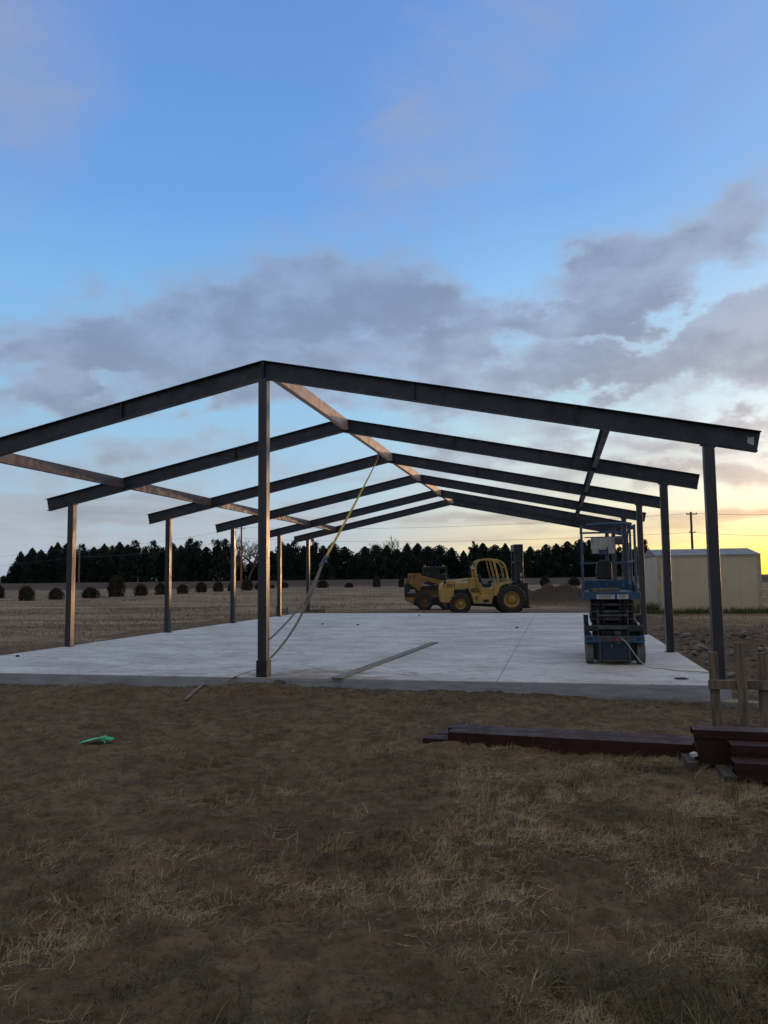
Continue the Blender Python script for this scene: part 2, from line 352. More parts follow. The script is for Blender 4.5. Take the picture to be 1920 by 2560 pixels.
def dirt_mask(x, y):
    """1 = bare dirt, 0 = dry grass"""
    x = np.asarray(x, float); y = np.asarray(y, float)
    dx = np.maximum(np.maximum(-SX - x, x - SX), 0); dy = np.maximum(np.maximum(SF - y, y - SB), 0)
    d = np.hypot(dx, dy) + fbm(x, y, .5, 3, 41) * 2.4
    m = 1 - sstep(d, 1.7, 3.4)
    left = (1 - sstep(x + .55 * y + fbm(x, y, .8, 3, 43) * 2.2, -1.0, 2.0)) * (1 - sstep(np.abs(y + 5), 4.6, 7))     # bare left foreground
    left = np.maximum(left, (1 - sstep(x + fbm(x, y, .9, 3, 47) * 2.2 + fbm(x, y, 3.1, 3, 49) * 1.5, 1.5, 3.6)) * (y < -1) * (y > -9.5))
    m = np.maximum(m, left)
    m = np.maximum(m, np.exp(-((x - 6) / 5.5) ** 2 - ((y - 33) / 4) ** 2) * 1.3)
    m = np.maximum(m, np.exp(-((x - 0) / 9) ** 2 - ((y - 24) / 4) ** 2) * 1.1)
    return np.clip(m, 0, 1)
# ------------------------------------------------------------------ ground sheet
def make_ground():
    a0 = math.atan2(FH.y, FH.x)
    ang = np.concatenate([np.linspace(-math.pi, -.62, 40, endpoint=False), np.linspace(-.62, .62, 520, endpoint=False), np.linspace(.62, math.pi, 40, endpoint=False)])
    rad = np.concatenate([[.05, .4, .9, 1.4], np.geomspace(1.8, 12, 420), np.geomspace(12.1, 60, 220), np.geomspace(63, 4500, 90)])
    A, Rr = np.meshgrid(ang, rad); X = CAM.x + Rr * np.cos(a0 - A); Y = CAM.y + Rr * np.sin(a0 - A)
    Z = ground_h(X, Y); n, m = X.shape
    V = np.stack([X, Y, Z], -1).reshape(-1, 3)
    i, j = np.meshgrid(np.arange(n - 1), np.arange(m), indexing='ij'); j2 = (j + 1) % m
    Q = np.stack([i * m + j, (i + 1) * m + j, (i + 1) * m + j2, i * m + j2], -1).reshape(-1, 4)
    me = bpy.data.meshes.new('ground'); me.vertices.add(len(V)); me.vertices.foreach_set('co', V.ravel().astype(np.float32))
    me.loops.add(Q.size); me.loops.foreach_set('vertex_index', Q.ravel().astype(np.int32)); me.polygons.add(len(Q))
    me.polygons.foreach_set('loop_start', np.arange(0, Q.size, 4, dtype=np.int32)); me.polygons.foreach_set('loop_total', np.full(len(Q), 4, np.int32))
    me.polygons.foreach_set('use_smooth', np.ones(len(Q), bool)); me.update(calc_edges=True)
    at_ = me.attributes.new('dirt', 'FLOAT', 'POINT'); litter = .82 * (1 - sstep(np.hypot(X - CAM.x, Y - CAM.y), 7, 17)); at_.data.foreach_set('value', np.maximum(dirt_mask(X, Y), litter).ravel().astype(np.float32))
    tk_ = me.attributes.new('track', 'FLOAT', 'POINT'); tk_.data.foreach_set('value', (track_mask(X, Y) * (.5 - .5 * np.sin(Y * 38 + X * 9))).ravel().astype(np.float32))
    mo = me.attributes.new('mound', 'FLOAT', 'POINT'); mo.data.foreach_set('value', (sstep(Z, .16, .34) * (Y > 27) * (Y < 42) * (X > 0) * (X < 13)).ravel().astype(np.float32))
    D = ((X - CAM.x) * FH.x + (Y - CAM.y) * FH.y).ravel()
    at2 = me.attributes.new('bank', 'FLOAT', 'POINT'); at2.data.foreach_set('value', (sstep(D, 147, 152)).astype(np.float32))
    m_ = bpy.data.materials.new('dirt and dry grass'); m_.use_nodes = True; t = m_.node_tree; h = G(t); b = t.nodes['Principled BSDF']
    co = h.n('ShaderNodeTexCoord').outputs['Object']
    def attr(nm): nd = h.n('ShaderNodeAttribute'); nd.attribute_name = nm; return nd.outputs['Fac']
    n1 = h.noise(co, .8, 6, .62); n2 = h.noise(co, 5.5, 8, .68); n3 = h.noise(co, 60, 4, .7)
    dirt = h.mix(h.ss(n1, .3, .7), (.138, .097, .055), (.195, .140, .083))
    dirt = h.mix(h.ss(h.noise(co, .45, 3, .5), .5, .75), dirt, (.125, .080, .052))
    dirt = h.mix(h.mul(h.ss(n2, .40, .60), .6), dirt, (.058, .041, .026))
    n5 = h.noise(co, 16, 6, .75); dirt = h.mix(h.mul(h.ss(n5, .54, .66), .7), dirt, (.038, .028, .019)); dirt = h.mix(h.mul(h.ss(n5, .44, .34), .5), dirt, (.21, .16, .10))
    dirt = h.mix(h.mul(h.ss(n3, .62, .8), .35), dirt, (.17, .14, .11))
    st = h.n('ShaderNodeMapping'); t.links.new(co, st.inputs[0]); st.inputs['Rotation'].default_value = (0, 0, R(-12.5)); st.inputs['Scale'].default_value = (.32, 1.15, 1)
    gs = h.noise(st.outputs[0], .22, 8, .7); gs2 = h.noise(st.outputs[0], 1.9, 8, .7)
    grass = h.mix(h.ss(gs, .38, .62), (.32, .24, .155), (.115, .082, .054))
    grass = h.mix(h.mul(h.ss(gs2, .42, .64), .65), grass, (.125, .10, .068))
    grass = h.mix(h.mul(h.ss(n2, .5, .72), .4), grass, (.35, .265, .17))
    col = h.mix(h.ss(h.add(attr('dirt'), h.mul(h.sub(n2, .5), .7)), .35, .62), grass, dirt)
    col = h.mix(attr('bank'), col, h.mix(h.ss(h.noise(st.outputs[0], .9, 6, .7), .35, .65), (.055, .040, .030), (.095, .070, .050)))
    col = h.mix(h.mul(attr('track'), .75), col, (.045, .032, .022))
    col = h.mix(h.mul(attr('mound'), .85), col, h.mix(h.ss(n2, .35, .65), (.036, .027, .021), (.066, .048, .037)))
    t.links.new(col, b.inputs['Base Color']); b.inputs['Roughness'].default_value = .95; b.inputs['Specular IOR Level'].default_value = .15
    bn = h.n('ShaderNodeBump'); bn.inputs['Strength'].default_value = 1.0; bn.inputs['Distance'].default_value = .05
    t.links.new(h.add(h.mul(n2, 1.0), h.mul(n3, .35)), bn.inputs['Height']); t.links.new(bn.outputs[0], b.inputs['Normal'])
    me.materials.append(m_)
    o = bpy.data.objects.new('ground', me); C.objects.link(o); structure(o)
    tag(o, 'brown dirt and dry winter grass field around the slab', 'ground')
make_ground()

# ------------------------------------------------------------------ slab
def make_slab():
    mb = MB()
    # front face slightly irregular along its foot is covered by dirt
    mb.box(-SX, SX, SF, SB, -.14, ST)
    m = bpy.data.materials.new('dusty concrete'); m.use_nodes = True; t = m.node_tree; h = G(t); b = t.nodes['Principled BSDF']
    co = h.n('ShaderNodeTexCoord').outputs['Object']; X, Y, Z = h.sep(co)
    mp = h.n('ShaderNodeMapping'); t.links.new(co, mp.inputs[0]); mp.inputs['Rotation'].default_value = (0, 0, R(-9)); mp.inputs['Scale'].default_value = (.8, 1.5, 1)
    n1 = h.noise(mp.outputs[0], .8, 8, .6); n2 = h.noise(mp.outputs[0], 3.5, 8, .7, .6); n3 = h.noise(co, 40, 4, .7)
    col = h.mix(h.ss(n1, .35, .65), (.60, .59, .57), (.43, .425, .405))
    col = h.mix(h.mul(h.ss(n2, .50, .62), .60), col, (.30, .285, .26))
    n4 = h.noise(mp.outputs[0], 9, 6, .7, .4); col = h.mix(h.mul(h.ss(n4, .56, .66), .7), col, (.17, .15, .125))
    # tracked-in dirt near the front and right edges
    dd = h.add(h.add(h.ss(Y, .0, 1.6, .22, -.06), h.mul(h.m('POWER', 2.718, h.mul(h.mul(h.sub(X, .8), h.sub(X, .8)), -.30)), h.ss(Y, 3.5, .5, 0, .62))), h.mul(h.sub(n2, .5), 1.5))
    dd = h.add(dd, h.ss(Y, 14, 19.5, 0, .22))
    col = h.mix(h.mul(h.ss(dd, .42, .85), .85), col, (.22, .165, .115))
    sk = h.noise(mp.outputs[0], 1.3, 4, .5, 2.5)
    col = h.mix(h.mul(h.ss(h.m('ABSOLUTE', h.sub(sk, .5)), .012, .0), .22), col, (.22, .19, .16))
    # wheel scuffs: arcs
    rr = h.m('SQRT', h.add(h.m('POWER', h.sub(X, 4.5), 2.0), h.m('POWER', h.sub(Y, 12.5), 2.0)))
    for r0 in (7.0, 7.9):
        arc = h.mul(h.ss(h.m('ABSOLUTE', h.sub(rr, r0)), .11, .02), h.ss(n1, .45, .6))
        col = h.mix(h.mul(arc, .5), col, (.30, .27, .235))
    for xj in (3.32, -2.9):
        col = h.mix(h.ss(h.m('ABSOLUTE', h.sub(X, xj)), .006, .011, .75, 0), col, (.16, .15, .14))
    for yj in (6.4, 13.1):
        col = h.mix(h.ss(h.m('ABSOLUTE', h.sub(Y, yj)), .006, .012, .55, 0), col, (.18, .17, .16))
    side = h.ss(Z, ST - .012, ST - .004)        # cast sides, darker and bluer than the top, with form marks
    sc_ = h.n('ShaderNodeMapping'); t.links.new(co, sc_.inputs[0]); sc_.inputs['Scale'].default_value = (1, 1, 7)
    ns = h.noise(sc_.outputs[0], 2.6, 6, .65)
    scol = h.mix(h.ss(ns, .35, .68), (.36, .375, .40), (.25, .26, .28))
    scol = h.mix(h.mul(h.ss(h.add(Z, h.mul(h.sub(n2, .5), .22)), .05, -.03), .7), scol, (.13, .10, .075))
    col = h.mix(side, scol, col)
    t.links.new(col, b.inputs['Base Color']); b.inputs['Specular IOR Level'].default_value = .32
    t.links.new(h.ss(n2, .3, .7, .55, .75), b.inputs['Roughness'])
    bn = h.n('ShaderNodeBump'); bn.inputs['Strength'].default_value = .25; bn.inputs['Distance'].default_value = .006
    t.links.new(h.add(h.mul(n3, .4), n2), bn.inputs['Height']); t.links.new(bn.outputs[0], b.inputs['Normal'])
    o = mb.build('concrete_slab', m, bevel=.012); structure(o); tag(o, 'pale concrete floor slab under the steel frame', 'slab')
make_slab()

# ------------------------------------------------------------------ steel frame building
FY = [0, 4.3025, 8.605, 12.9075, 17.21, 20.686 - 1.15]
FY = [0, 4.3025, 8.605, 12.9075, 17.21, 20.686]
SL = .2097; ZR = 4.80; TIP = 6.729; CX = 6.095; RD = .265; SB = 20.75
frame = thing('steel_building_frame', 'bare dark steel building frame with gable rafters on tall posts over the slab', 'building frame', (0, 0, ST))
def zt(x): return ZR - ST - SL * abs(x)
def ibeam_section(d, w, tf, tw):
    return [(-w / 2, 0), (w / 2, 0), (w / 2, -tf), (tw / 2, -tf), (tw / 2, -d + tf), (w / 2, -d + tf), (w / 2, -d), (-w / 2, -d), (-w / 2, -d + tf), (-tw / 2, -d + tf), (-tw / 2, -tf), (-w / 2, -tf)]
for k, fy in enumerate(FY):
    yc = fy + .075
    for s in (-1, 1):
        # column: rectangular tube
        zc = zt(CX) - RD / math.cos(math.atan(SL)) + .0
        mb = MB(); mb.box(s * CX - .065, s * CX + .065, yc - .075, yc + .075, .012, zc + SL * 0.0)
        col = mb.build('column', 'steel_tube', frame, bevel=.010)
        b = MB(); b.box(s * CX - .095, min(s * CX + .095, SX - .002) if s > 0 else s * CX + .095, yc - .085, yc + .105, .0, .012)
        if s < 0: b = MB(); b.box(-SX + .004, -CX + .095, yc - .085, yc + .105, 0, .012)
        b.build('base_plate', 'steel_tube', col)
        b = MB(); zl = zt(CX - .09) - RD / math.cos(math.atan(SL)) - .004; zr_ = zt(CX + .09) - RD / math.cos(math.atan(SL)) - .004
        b.quad_box([(s * (CX - .09), yc - .083, zl - .014), (s * (CX + .09), yc - .083, zr_ - .014), (s * (CX + .09), yc + .083, zr_ - .014), (s * (CX - .09), yc + .083, zl - .014), (s * (CX - .09), yc - .083, zl), (s * (CX + .09), yc - .083, zr_), (s * (CX + .09), yc + .083, zr_), (s * (CX - .09), yc + .083, zl)])
        b.build('cap_plate', 'steel', col)
        # rafter: I section swept from the ridge to the eave tip, cut plumb at the ridge
        sec = ibeam_section(RD, .135, .011, .009); mb = MB(); bidx = 0; n = len(sec)
        cs = math.cos(math.atan(SL)); tip_shift = RD * SL * cs
        for (xx, tipend) in ((.004, 0), (TIP, 1)):
            for (u_, v_) in sec:
                xo = xx + (v_ * SL * cs if tipend else 0)        # square-cut outer end, plumb ridge end
                zz = zt(xo) + v_ / cs
                mb.v.append((s * xo, yc + u_, zz))
        for i in range(n):
            j = (i + 1) % n; mb.f.append((i, j, n + j, n + i))
        mb.f.append(tuple(range(n))); mb.f.append(tuple(range(2 * n - 1, n - 1, -1)))
        rf = mb.build('rafter', 'steel', frame, bevel=.002)
        # splice stiffeners
        for xs in ((2.25, 4.45) if s > 0 else (2.3,)):
            b = MB(); z0 = zt(xs); b.box(s * xs - .006, s * xs + .006, yc - .062, yc - .006, z0 - RD + .017, z0 - .018)
            b.build('stiffener', 'steel', rf)
        # plumb cut end plates
        b = MB(); b.box(s * .0035, s * .0155, yc - .0655, yc - .0055, zt(0) - RD + .012, zt(0) - .016); b.build('ridge_plate', 'steel', rf)
    if k == 0:
        mb = MB(); mb.box(-.065, .065, yc - .075, yc + .075, .0, zt(0) - RD / .978 - .004); ccol = mb.build('column', 'steel_tube', frame, bevel=.010)
        b = MB(); b.box(-.082, .082, yc - .088, yc + .094, .0, .30)
        b2 = MB(); 
        for (xa, xb, ya, yb) in ((-.079, .079, yc - .086, yc - .0755), (-.079, .079, yc + .0755, yc + .09), (-.079, -.0655, yc - .0755, yc + .0755), (.0655, .079, yc - .0755, yc + .0755)): b2.box(xa, xb, ya, yb, .0, .23)
        b2.build('base_sleeve', 'dark_metal', ccol)
# paper sticker at the end of the front right rafter
b = MB(); xs = 6.60; z0 = zt(xs); b.prism([(xs - .035, z0 - .165), (xs + .04, z0 - .20), (xs + .045, z0 - .085), (xs - .01, z0 - .10), (xs - .025, z0 - .075)], .068, .0695); b.build('sticker', 'white', frame)
for k in range(5):
    y0, y1 = FY[k] + .075 + .006, FY[k + 1] + .075 - .006
    # ridge beam: channel, web on the right
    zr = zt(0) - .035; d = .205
    mb = MB(); mb.prism([(.13, zr), (.13, zr - d), (.035, zr - d), (.035, zr - d + .012), (.118, zr - d + .012), (.118, zr - .012), (.035, zr - .012), (.035, zr)], y0, y1); mb.build('ridge_beam', 'steel_sunlit', frame)
    for s in (-1, 1):
        xx = 4.87; zp = zt(xx) - .012; d = .195
        # web faces the ridge line's right side
        mb = MB(); w0 = s * xx
        mb.prism([(w0 + .04, zp), (w0 + .04, zp - d), (w0 - .04, zp - d), (w0 - .04, zp - d + .010), (w0 + .031, zp - d + .010), (w0 + .031, zp - .010), (w0 - .04, zp - .010), (w0 - .04, zp)], y0, y1)
        mb.build('roof_beam', 'steel_shaded' if s < 0 else 'steel', frame)

# ------------------------------------------------------------------ ratchet strap
def ribbon(mb, pts, w, th, sides):
    """webbing with a width direction per point"""
    b = len(mb.v); pts = [Vector(p) for p in pts]
    for p, sd_ in zip(pts, sides):
        i = pts.index(p); t = (pts[min(i + 1, len(pts) - 1)] - pts[max(i - 1, 0)]).normalized(); sv = Vector(sd_).normalized(); nv = t.cross(sv).normalized()
        for a, c in ((-1, -1), (1, -1), (1, 1), (-1, 1)): mb.v.append(tuple(p + sv * a * w / 2 + nv * c * th / 2))
    for i in range(len(pts) - 1):
        for k in range(4):
            a = b + 4 * i + k; c = b + 4 * i + (k + 1) % 4; mb.f.append((a, c, c + 4, a + 4))
    mb.f.append((b + 3, b + 2, b + 1, b)); e = b + 4 * (len(pts) - 1); mb.f.append((e, e + 1, e + 2, e + 3))
strap = thing('ratchet_strap', 'yellow and brown ratchet strap from a ridge down to the front centre post', 'strap', (0, 0, 0))
P0 = Vector((-.235, 8.58, 4.62)); P1 = Vector((.075, .12, .62)); P2 = Vector((.075, .15, .45))
PR = P0.lerp(Vector((.09, .1, .5)), .66) ; PR += Vector((.02, 0, -.03))
def lerp_pts(a, b, n, sag): return [a.lerp(b, i / n) + Vector((0, 0, -sag * 4 * (i / n) * (1 - i / n))) for i in range(n + 1)]
mb = MB(); pts = lerp_pts(P0, PR, 16, .03)
ribbon(mb, pts, .052, .003, [(math.cos(R(80 - 5.5 * i)), math.sin(R(80 - 5.5 * i)), 0) for i in range(17)]); mb.build('webbing', 'strap', strap)
mb = MB(); ribbon(mb, [P0 + Vector((0, .0, .0)), P0 + Vector((0, .03, .17)), P0 + Vector((0, .16, .19)), P0 + Vector((0, .2, -.1))], .05, .004, [(1, 0, 0)] * 4); mb.build('anchor_loop', 'strap_dirty', strap)
dirn = (PR - P0).normalized()
mb = MB(); mb.bar([PR - dirn * .28, PR - dirn * .0], .075, .03); mb.build('ratchet_body', 'dark_metal', strap, bevel=.004)
mb = MB(); mb.bar([PR - dirn * .12 + Vector((.04, 0, .05)), PR + dirn * .13 + Vector((-.02, 0, -.0))], .06, .02)
mb.tube([PR + Vector((-.06, 0, -.03)), PR + Vector((.08, 0, .02))], .018); mb.bar([PR + Vector((.02, 0, .02)), PR + Vector((.12, 0, .12))], .05, .012); mb.build('ratchet_handle', 'grey_metal', strap, bevel=.003)
for (Q, sg, e) in ((P1 + Vector((0, 0, .1)), .07, .03), (P2, .20, -.03)):
    mb = MB(); a = PR + dirn * .04
    mid = a.lerp(Vector((.3, 2.5, 1.3)), 1.0) + Vector((e * .2, 0, 0))
    pts = []
    for i in range(15):
        t = i / 14; pts.append(a.lerp(Q, t) + Vector(((e * 1.0 + .05) * math.sin(math.pi * t), 0, -sg * 4 * t * (1 - t) * .9)))
    ribbon(mb, pts, .05, .003, [(.9, .25 + .02 * i, .25) for i in range(15)]); mb.build('webbing', 'strap_dirty', strap)
tail = [at(645, 1672, ST + .05), at(618, 1681, ST + .03), at(590, 1691, ST + .012)]
mb = MB(); ribbon(mb, tail, .055, .003, [(.3, .9, 0)] * 3)
e = Vector((tail[-1].x - .02, SF - .008, ST - .004)); 
pts = [tail[-1], Vector((tail[-1].x - .02, SF - .02, ST + .004)), Vector((tail[-1].x - .1, SF - .09, ST - .06)), Vector((tail[-1].x - .2, SF - .2, ST - .10))]
pts = [Vector(p) for p in pts]
for p in pts[2:]: p.z = max(p.z, gh(p.x, p.y) + .006)
ribbon(mb, pts, .05, .003, [(.9, .3, 0)] * 4)
mb.build('loose_end', 'strap_dirty', strap)
mb = MB(); pts = [at(528, 1715, .12), at(505, 1719, .10), at(488, 1730, .07), at(463, 1746, .05)]
for p in pts: p.z = gh(p.x, p.y) + .015
ribbon(mb, pts, .055, .003, [(.8, .5, 0)] * 4); mb.build('loose_end', 'strap_dirty', strap)

# ------------------------------------------------------------------ plank, cord, scraps
mb = MB(); mb.bar([(1.565, 5.97, ST + .011), (1.36, 3.0, ST + .011), (1.125, -.075, ST + .012)], .16, .018)
tag(mb.build('wood_plank', 'wood_flat', bevel=.003), 'long dusty wooden plank lying on the slab with one end at its front edge', 'plank')
mb = MB(); pts = [(5.075, 2.02, .62), (5.12, 1.9, .585), (5.18, 1.8, .50), (5.27, 1.74, .36), (5.36, 1.72, .26), (5.46, 1.70, ST + .012), (5.62, 1.66, ST + .008), (5.78, 1.42, ST + .008), (5.95, 1.40, ST + .008), (6.12, 1.28, ST + .008), (6.215, 1.12, ST + .010), (6.25, 1.0, ST - .05), (6.35, .8, .08), (6.9, .3, .04)]
def smooth_path(P, n=6):
    P = [Vector(p) for p in P]; out = []
    for i in range(len(P) - 1):
        a, b, c, d = P[max(i - 1, 0)], P[i], P[i + 1], P[min(i + 2, len(P) - 1)]
        for k in range(n):
            t = k / n; out.append(.5 * ((2 * b) + (c - a) * t + (2 * a - 5 * b + 4 * c - d) * t * t + (3 * b - a - 3 * c + d) * t ** 3))
    return out + [P[-1]]
mb.tube(smooth_path(pts), .007, 6); tag(mb.build('extension_cord', 'cord', smooth=True), 'thin pale green extension cord plugged into the blue lift and trailing off the slab', 'cord')
def lump(mb, c, sx, sy, sz, seed, n=10):
    rnd = random.Random(seed); b = len(mb.v); rings = 6
    for i in range(rings + 1):
        th = math.pi * i / rings
        for k in range(n):
            a = 2 * math.pi * k / n; r = 1 + rnd.uniform(-.22, .22)
            mb.v.append((c[0] + sx * r * math.sin(th) * math.cos(a), c[1] + sy * r * math.sin(th) * math.sin(a), c[2] + sz * (1 + rnd.uniform(-.1, .1)) * math.cos(th)))
    for i in range(rings):
        for k in range(n):
            mb.f.append((b + i * n + k, b + (i + 1) * n + k, b + (i + 1) * n + (k + 1) % n, b + i * n + (k + 1) % n))
mb = MB(); p = at(695, 1712, .12); lump(mb, (p.x, SF - .10, .13), .085, .06, .055, 3); tag(mb.build('stone', 'rock_dark', smooth=True), 'dark rounded stone against the slab edge right of the front centre post', 'stone')
scraps = [(806, 1561, 'small dark mud clod on the slab in front of the far left post'), (895, 1563, 'small dark mud clod on the middle of the slab, right of the strap'), (1292, 1570, 'mud clod on the slab directly in front of the big front wheel'), (1060, 1531, 'mud clod at the far slab edge below the rear loader wheel'), (1048, 1539, 'flat mud crumb on the slab just nearer than the one by the loader wheel'), (44, 1642, 'dark clod on the slab at the left edge of the photo'), (1702, 1698, 'dark curved scrap on the slab near its front right corner')]
for i, (sx_, sy_, lb) in enumerate(scraps):
    p = at(sx_, sy_, ST); mb = MB(); s_ = .045 if i != 6 else .10
    lump(mb, (0, 0, 0), s_, s_ * .5, .022 if i != 6 else .012, 40 + i, 8)
    tag(mb.build('mud_clod' if i != 6 else 'scrap', 'rock_dark', loc=(p.x, p.y, ST + .012)), lb, 'mud clod' if i != 6 else 'scrap', 'bits of mud and scrap on the slab')
# green plastic strip
gr = at(243, 1850, 0); gz = gh(gr.x, gr.y)
gs_ = thing('plastic_strip', 'bright green folded plastic strip lying on the dirt in front of the slab', 'plastic strip', (gr.x, gr.y, gz + .015), R(12))
mb = MB(); W = Vector
def leaf(mb, pts, w):
    ribbon(mb, pts, w, .004, [(.12, 1, .1)] * len(pts))
leaf(mb, [(-.15, -.05, .0), (-.06, .0, .02), (.05, .03, .032), (.14, .045, .01)], .085)
leaf(mb, [(-.11, -.065, .012), (0.0, -.025, .032), (.085, .008, .055)], .045); mb.build('folded_sheet', 'green', gs_)
mb = MB(); leaf(mb, [(.03, -.02, .03), (.09, -.055, .02), (.115, -.10, .003)], .02); mb.build('loose_tab', 'green', gs_)

# ------------------------------------------------------------------ batter boards
def stake(mb, x, y, top, w=.089, t=.038, lean=(0, 0), z0=None):
    z0 = gh(x, y) - .12 if z0 is None else z0
    a = Vector((x, y, z0)); b_ = Vector((x + lean[0], y + lean[1], top))
    mb.quad_box([(a.x - w / 2, a.y - t / 2, a.z), (a.x + w / 2, a.y - t / 2, a.z), (a.x + w / 2, a.y + t / 2, a.z), (a.x - w / 2, a.y + t / 2, a.z),
                 (b_.x - w / 2, b_.y - t / 2, b_.z), (b_.x + w / 2, b_.y - t / 2, b_.z), (b_.x + w / 2, b_.y + t / 2, b_.z), (b_.x - w / 2, b_.y + t / 2, b_.z)])
bb = thing('batter_board', 'weathered wooden layout stakes joined by a flat board at the near right slab corner', 'batter board')
# board at y=-2.03 ; first and third stakes behind it, second stake in front
for (sx_, syd, y_, top, ln) in ((5.672, 0, -1.98, .792, (-.012, .0)), (5.925, 0, -2.062, .895, (-.035, .0)), (6.125, 0, -1.98, .790, (-.01, 0))):
    mb = MB(); stake(mb, sx_, y_, top, lean=ln); mb.build('stake', 'wood', bb, bevel=.003)
mb = MB(); mb.box(5.600, 6.9, -2.041, -2.003, .425, .515); mb.build('cross_board', 'wood', bb, bevel=.003)
for (cx_, cy_, lb, side) in ((705, 1541, 'small pale batter board beyond the slab left edge, beside the fifth left post', 0), (787, 1533, 'low dark batter board beyond the far left slab corner', 1)):
    p = at(cx_, cy_ + 6, 0); b2 = thing('batter_board', lb, 'batter board', (p.x, p.y, 0), R(8), 'small batter boards at the far left of the slab')
    wd = .22 if not side else .42
    for s in (-1, 1):
        mb = MB(); mb.box(s * wd - .03, s * wd + .03, -.015, .015, -.1, (.50 if s < 0 else .46) if not side else (.62 if s < 0 else .3)); mb.build('stake', 'wood', b2)
    mb = MB(); mb.box(-wd, wd, -.045, -.017, .22 if not side else .14, .42 if not side else .26); mb.build('cross_board', 'wood_flat' if not side else 'wood', b2)

# ------------------------------------------------------------------ red purlins
def purlin_mesh(L, w=.20, d=.065, lip=.018, t=.004, down=True):
    """C section laid on its flanges: web on top, running along +x"""
    s = 1 if down else -1
    sec = [(-w / 2, 0), (w / 2, 0), (w / 2, -d), (w / 2 - lip, -d), (w / 2 - lip, -d + t), (w / 2 - t, -d + t), (w / 2 - t, -t), (-w / 2 + t, -t), (-w / 2 + t, -d + t), (-w / 2 + lip, -d + t), (-w / 2 + lip, -d), (-w / 2, -d)]
    mb = MB(); n = len(sec)
    for xx in (0, L):
        for (u_, v_) in sec: mb.v.append((xx, u_, v_ * s + (d if down else 0)))
    for i in range(n):
        j = (i + 1) % n; mb.f.append((i, j, n + j, n + i))
    for k in (0, n):     # end caps as separate quads so the open section shows
        for q in ((0, 1, 6, 7), (1, 2, 5, 6), (2, 3, 4, 5), (7, 8, 11, 0), (8, 9, 10, 11)): mb.f.append(tuple(k + i for i in q))
    return mb
def place_purlin(x, y, z, L, rz, lb, w=.2, d=.065, down=True, roll=0):
    o = purlin_mesh(L, w, d, down=down).build('steel_purlin', 'purlin_red', bevel=.0015)
    o.location = (x, y, z); o.rotation_euler = (roll, 0, rz); tag(o, lb, 'steel purlin', 'red steel purlins stacked on the grass'); return o
PA = R(-5.9)
g0 = gh(4, -3.1)
# long run: two on the ground, two upon them
place_purlin(2.86, -3.02, .0, 5.2, PA, 'lowest dark red purlin of the long run, its left end sticking out nearest the camera')
place_purlin(2.96, -2.79, .0, 5.2, PA, 'ground level red purlin at the back of the long run, behind the front one')
place_purlin(3.10, -3.035, .067, 5.2, PA, 'upper front red purlin of the long run, stacked a little right of the lowest one')
place_purlin(3.075, -2.82, .067, 5.2, PA, 'upper back red purlin of the long run with an upturned left end')
mb = MB(); 
# right stack, nearer
RA = R(-2.5)
yy = -3.62
zs = .05
for i, (x_, y_, z_, lb) in enumerate([
    (5.22, -3.57, zs + .0, 'bottom red purlin of the right bundle, at the back'), (5.20, -3.56, zs + .067, 'second red purlin up of the right bundle, at the back'), (5.215, -3.55, zs + .134, 'third red purlin up of the right bundle, at the back'),
    (5.185, -3.56, zs + .201, 'topmost red purlin of the right bundle with its lit flat top'),
    (5.44, -3.79, zs + .0, 'bottom red purlin of the right bundle, in the middle step'), (5.43, -3.785, zs + .067, 'second red purlin up in the middle step of the right bundle'), (5.425, -3.79, zs + .134, 'top red purlin of the middle step of the right bundle'),
    (5.41, -4.02, zs - .02, 'lowest red purlin of the right bundle, nearest the camera'), (5.40, -4.01, zs + .047, 'reddish top purlin of the nearest step of the right bundle')]):
    place_purlin(x_, y_, z_, 4.2, RA, lb)
dn = thing('timber_block', 'short grey timber block propping the left end of the right purlin bundle', 'timber block', (5.14, -3.60, 0))
mb = MB(); mb.box(-.03, .045, -.20, .12, .005, .085); mb.build('block', 'wood_dark', dn, bevel=.003)
dn2 = thing('timber_block', 'dark timber block under the front of the right purlin bundle', 'timber block', (5.36, -4.06, 0))
mb = MB(); mb.box(-.04, .05, -.06, .30, -.02, .066); mb.build('block', 'wood_dark', dn2, bevel=.003)
mb = MB(); mb.bar([(5.15, -3.72, .125), (5.19, -3.70, .133)], .045, .03); tag(mb.build('steel_offcut', 'white', bevel=.002), 'small pale steel offcut lying on the timber block beside the purlin bundle', 'offcut')

